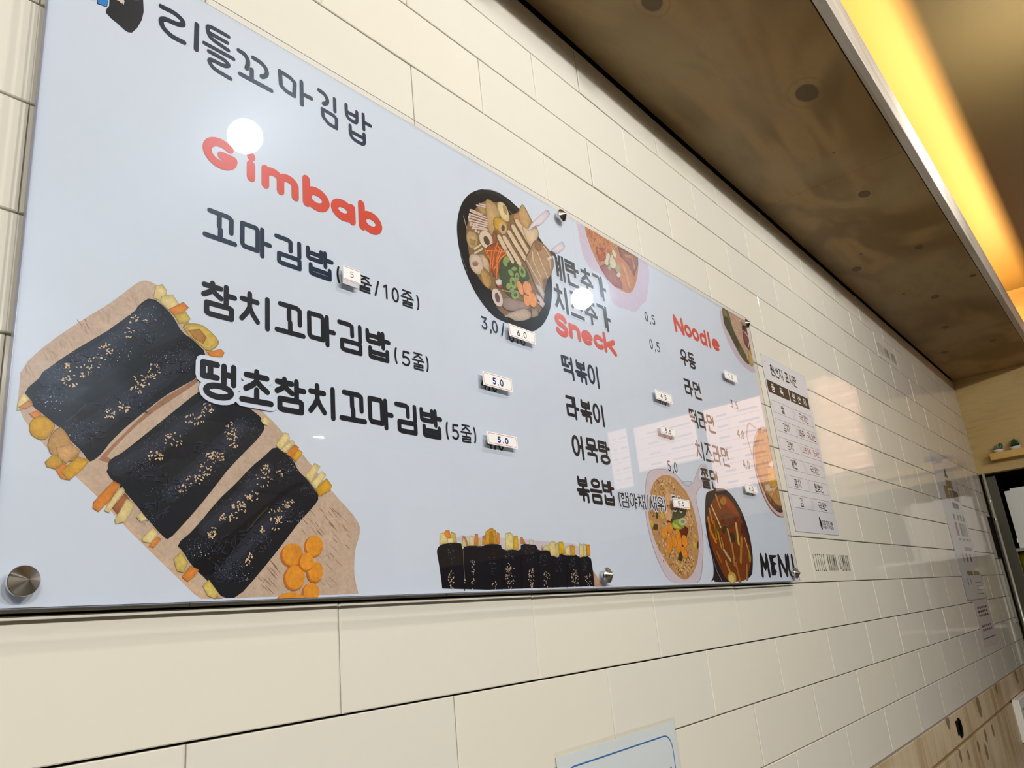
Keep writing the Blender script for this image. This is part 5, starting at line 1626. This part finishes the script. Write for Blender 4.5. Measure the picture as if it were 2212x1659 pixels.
t = empty('dark_framed_board', (3.80, -.52, 0))
tag(t, 'dark board with a thin metal edge on the tiles beside the steel post', 'board')
G().box(3.806, 3.99, -.522, -.322, .0005, .010).obj('dark_panel', M['black'], t)
G().box(3.797, 3.806, -.524, -.320, .0005, .013, .001).obj('metal_edge', M['steel'], t)
t = empty('dark_gap_strip', (3.92, -.82, 0))
tag(t, 'black strip with a pale edge, standing in for the dark gap below the dark framed board in the far corner', 'panel')
G().box(3.917, 3.99, -.823, -.526, .0005, .010).obj('dark_panel', M['black'], t)  # black colour stands in for the shade of the gap beside the steel
G().box(3.908, 3.917, -.823, -.526, .0005, .012, .001).obj('pale_edge', M['steel'], t)

t = empty('white_appliance', (4.14, -.48, .09))
tag(t, 'white boxy appliance in the kitchen opening under the plywood lintel', 'appliance')
G().box(4.14, 4.5, -.480, -.190, .075, .42, .012).obj('casing', M['white'], t)
G().box(4.16, 4.48, -.190, -.178, .10, .40, .003).obj('lid', M['white'], t)
G().lathe((4.15, -.45, .072), [(.010, 0), (.010, .02)], 'v', 12).obj('hinge', M['steel'], t)
t = empty('kitchen_shelf', (4.1, -.80, .03))
tag(t, 'steel shelf carrying the appliance and the drum in the kitchen opening', 'shelf')
G().box(4.08, 4.9, -.496, -.481, .045, .6).obj('shelf_board', M['steel'], t)
G().box(4.08, 4.9, -.850, -.835, .004, .6).obj('shelf_board', M['steel'], t)
for (u, n) in ((4.085, .05), (4.88, .05), (4.085, .58), (4.88, .58)):
    G().box(u, u + .015, -1.95, -.48, n, n + .015).obj('leg', M['steel'], t)
t = empty('yellow_drum', (4.21, -.834, .115))
tag(t, 'yellow green drum with ribs below the white appliance', 'drum')
G().lathe((4.21, -.834, .115), [(.10, 0), (.108, .01), (.108, .10), (.104, .105), (.108, .11), (.108, .21), (.104, .215), (.108, .22), (.108, .31), (.09, .325)], 'v', 28).obj('drum_body', M['drum'], t, smooth=True)
G().lathe((4.21, -.509, .115), [(.092, 0), (.092, .008)], 'v', 28).obj('drum_lid', M['drum'], t)
t = empty('dark_cabinet', (4.6, -1.95, .3))
tag(t, 'dark cupboard at the back of the kitchen opening', 'cabinet')
G().box(5.0, 5.45, -1.95, -.08, .0, 1.4, .01).obj('cabinet_body', M['brownwall'], t)
G().box(4.985, 5.0, -1.9, -.12, .04, .68).obj('door', M['brownwall'], t)
G().box(4.985, 5.0, -1.9, -.12, .72, 1.36).obj('door', M['brownwall'], t)
t = empty('steel_side_panel', (4.2, -1.9, .0))
tag(t, 'grey steel side panel behind the corner post', 'panel')
G().box(4.07, 4.075, -1.94, -.11, .0, .062).obj('panel_sheet', M['kitchen'], t)

# plant shelf on the plywood lintel
t = empty('plant_shelf', (3.97, -.047, .2))
tag(t, 'narrow golden wooden shelf on the far plywood wall', 'shelf')
G().box(3.940, 4.0, -.047, -.014, .080, .62, .002).obj('shelf_board', M['shelfwood'], t)
G().box(3.990, 4.0, -.010 - .037, -.014, .074, .080).obj('end_cap', M['shelfwood'], t)


def pot_thing(n, r, lab, kind):
    t = empty('potted_succulent', (3.968, -.0138, n))
    tag(t, lab, 'plant', 'small potted plants on the shelf')
    G().lathe((3.968, -.0138, n), [(r * .8, 0), (r, .014), (r * 1.02, .015), (r * .92, .0155)], 'v', 22).obj('pot', M['pot'], t, smooth=True)
    G().lathe((3.968, .0005, n), [(r * .9, 0), (r * .9, .003)], 'v', 16).obj('soil', M['soil'], t)
    g = G()
    random.seed(int(n * 1000))
    if kind == 'agave':
        for k in range(26):
            a = k * 2.4
            tilt = .15 + .9 * (k / 26)
            h = r * (1.6 - .5 * k / 26)
            dx, dn = math.cos(a) * math.sin(tilt), math.sin(a) * math.sin(tilt)
            dv = math.cos(tilt)
            px, pn = -math.sin(a) * r * .22, math.cos(a) * r * .22
            b0 = (3.968 + dx * .004, .0032, n + dn * .004)
            mid = (b0[0] + dx * h * .55, b0[1] + dv * h * .6, b0[2] + dn * h * .55)
            tip = (b0[0] + dx * h, b0[1] + dv * h, b0[2] + dn * h)
            g.add([(b0[0] - px, b0[1], b0[2] - pn), (b0[0] + px, b0[1], b0[2] + pn), (mid[0] + px, mid[1], mid[2] + pn), tip, (mid[0] - px, mid[1], mid[2] - pn), (mid[0] + dx * .003, mid[1] - .004, mid[2] + dn * .003)], [(0, 1, 2, 5), (0, 5, 4), (5, 2, 3), (4, 5, 3), (0, 4, 2, 1), (4, 3, 2)])
        g.obj('leaves', M['green'], t)
    else:
        for k in range(9):
            a = k * 2.4
            rr = r * .55 * math.sqrt(k / 9)
            hh = .010 + .016 * random.random()
            g.lathe((3.968 + rr * math.cos(a), .003, n + rr * math.sin(a)), [(.003, 0), (.0075, hh * .4), (.0065, hh * .8), (.001, hh)], 'v', 8)
        g.obj('rosettes', M['green2'], t)
        g = G()
        g.lathe((3.968, .003, n + r * .5), [(.004, 0), (.010, .010), (.011, .022), (.004, .030)], 'v', 10)
        g.obj('stem', M['green'], t)


pot_thing(.122, .024, 'small white pot with mixed low succulents, left on the wooden shelf', 'mix')
pot_thing(.196, .026, 'small white pot with a dark green spiky plant, right on the wooden shelf', 'agave')

# backlit menu signs high on the far wall (seen mostly as reflections)
for i, (n0, n1, v0, v1, mm_, lab) in enumerate(((.47, .74, .035, .60, 'lightbox2', 'backlit orange menu sign, nearest the tiled wall'), (1.053, 1.446, .062, .591, 'lightbox', 'backlit pinkish menu sign, second from the tiled wall'),
                                               (1.50, 1.956, .281, .595, 'lightbox', 'backlit pinkish menu sign, third from the tiled wall'), (2.0, 2.16, .20, .61, 'lightbox', 'narrow backlit menu sign beside the wooden beam'))):
    t = empty('menu_lightbox', (3.97, v0, (n0 + n1) / 2))
    tag(t, lab, 'lightbox', 'menu lightboxes on the far wall')
    G().box(3.955, 4.0, v0, v1, n0, n1, .002).obj('sign_case', M['white'], t)
    G().box(3.952, 3.955, v0 + .008, v1 - .008, n0 + .008, n1 - .008).obj('lit_face', M[mm_], t)
    g = G()
    for k in range(int((v1 - v0) / .07)):
        vv = v1 - .06 - k * .07
        for (x0, x1) in ((.08, .42), (.6, .78)):
            g.box(3.9512, 3.952, vv - .012, vv, n0 + (n1 - n0) * x0, n0 + (n1 - n0) * x1, 0, rgb('ead2c6'))
        g.box(3.9512, 3.952, vv - .034, vv - .031, n0 + (n1 - n0) * .06, n0 + (n1 - n0) * .94, 0, rgb('f0dcd0'))
    g.obj('sign_print', M['lightprint'], t)

# hanging globe lamps over the aisle (outside the frame, mirrored in the board)
for i, (u, v, n, e) in enumerate(PEND):
    t = empty('globe_lamp', (u, v, n))
    tag(t, ('near' if i == 0 else 'far') + ' hanging opal globe lamp over the aisle by the menu board', 'lamp', 'globe lamps over the aisle')
    sp_ = [(.038 * math.sin(a * math.pi / 12) + 1e-5, -.038 * math.cos(a * math.pi / 12)) for a in range(13)]
    G().lathe((u, v, n), sp_, 'v', 24).obj('globe', M['bulb' if i == 0 else 'bulb2'], t, smooth=True)
    G().lathe((u, v + .036, n), [(.016, 0), (.016, .03), (.004, .036)], 'v', 16).obj('socket', M['shade'], t)
    G().lathe((u, v + .07, n), [(.0025, 0), (.0025, .8 - v - .07)], 'v', 8).obj('cord', M['shade'], t)
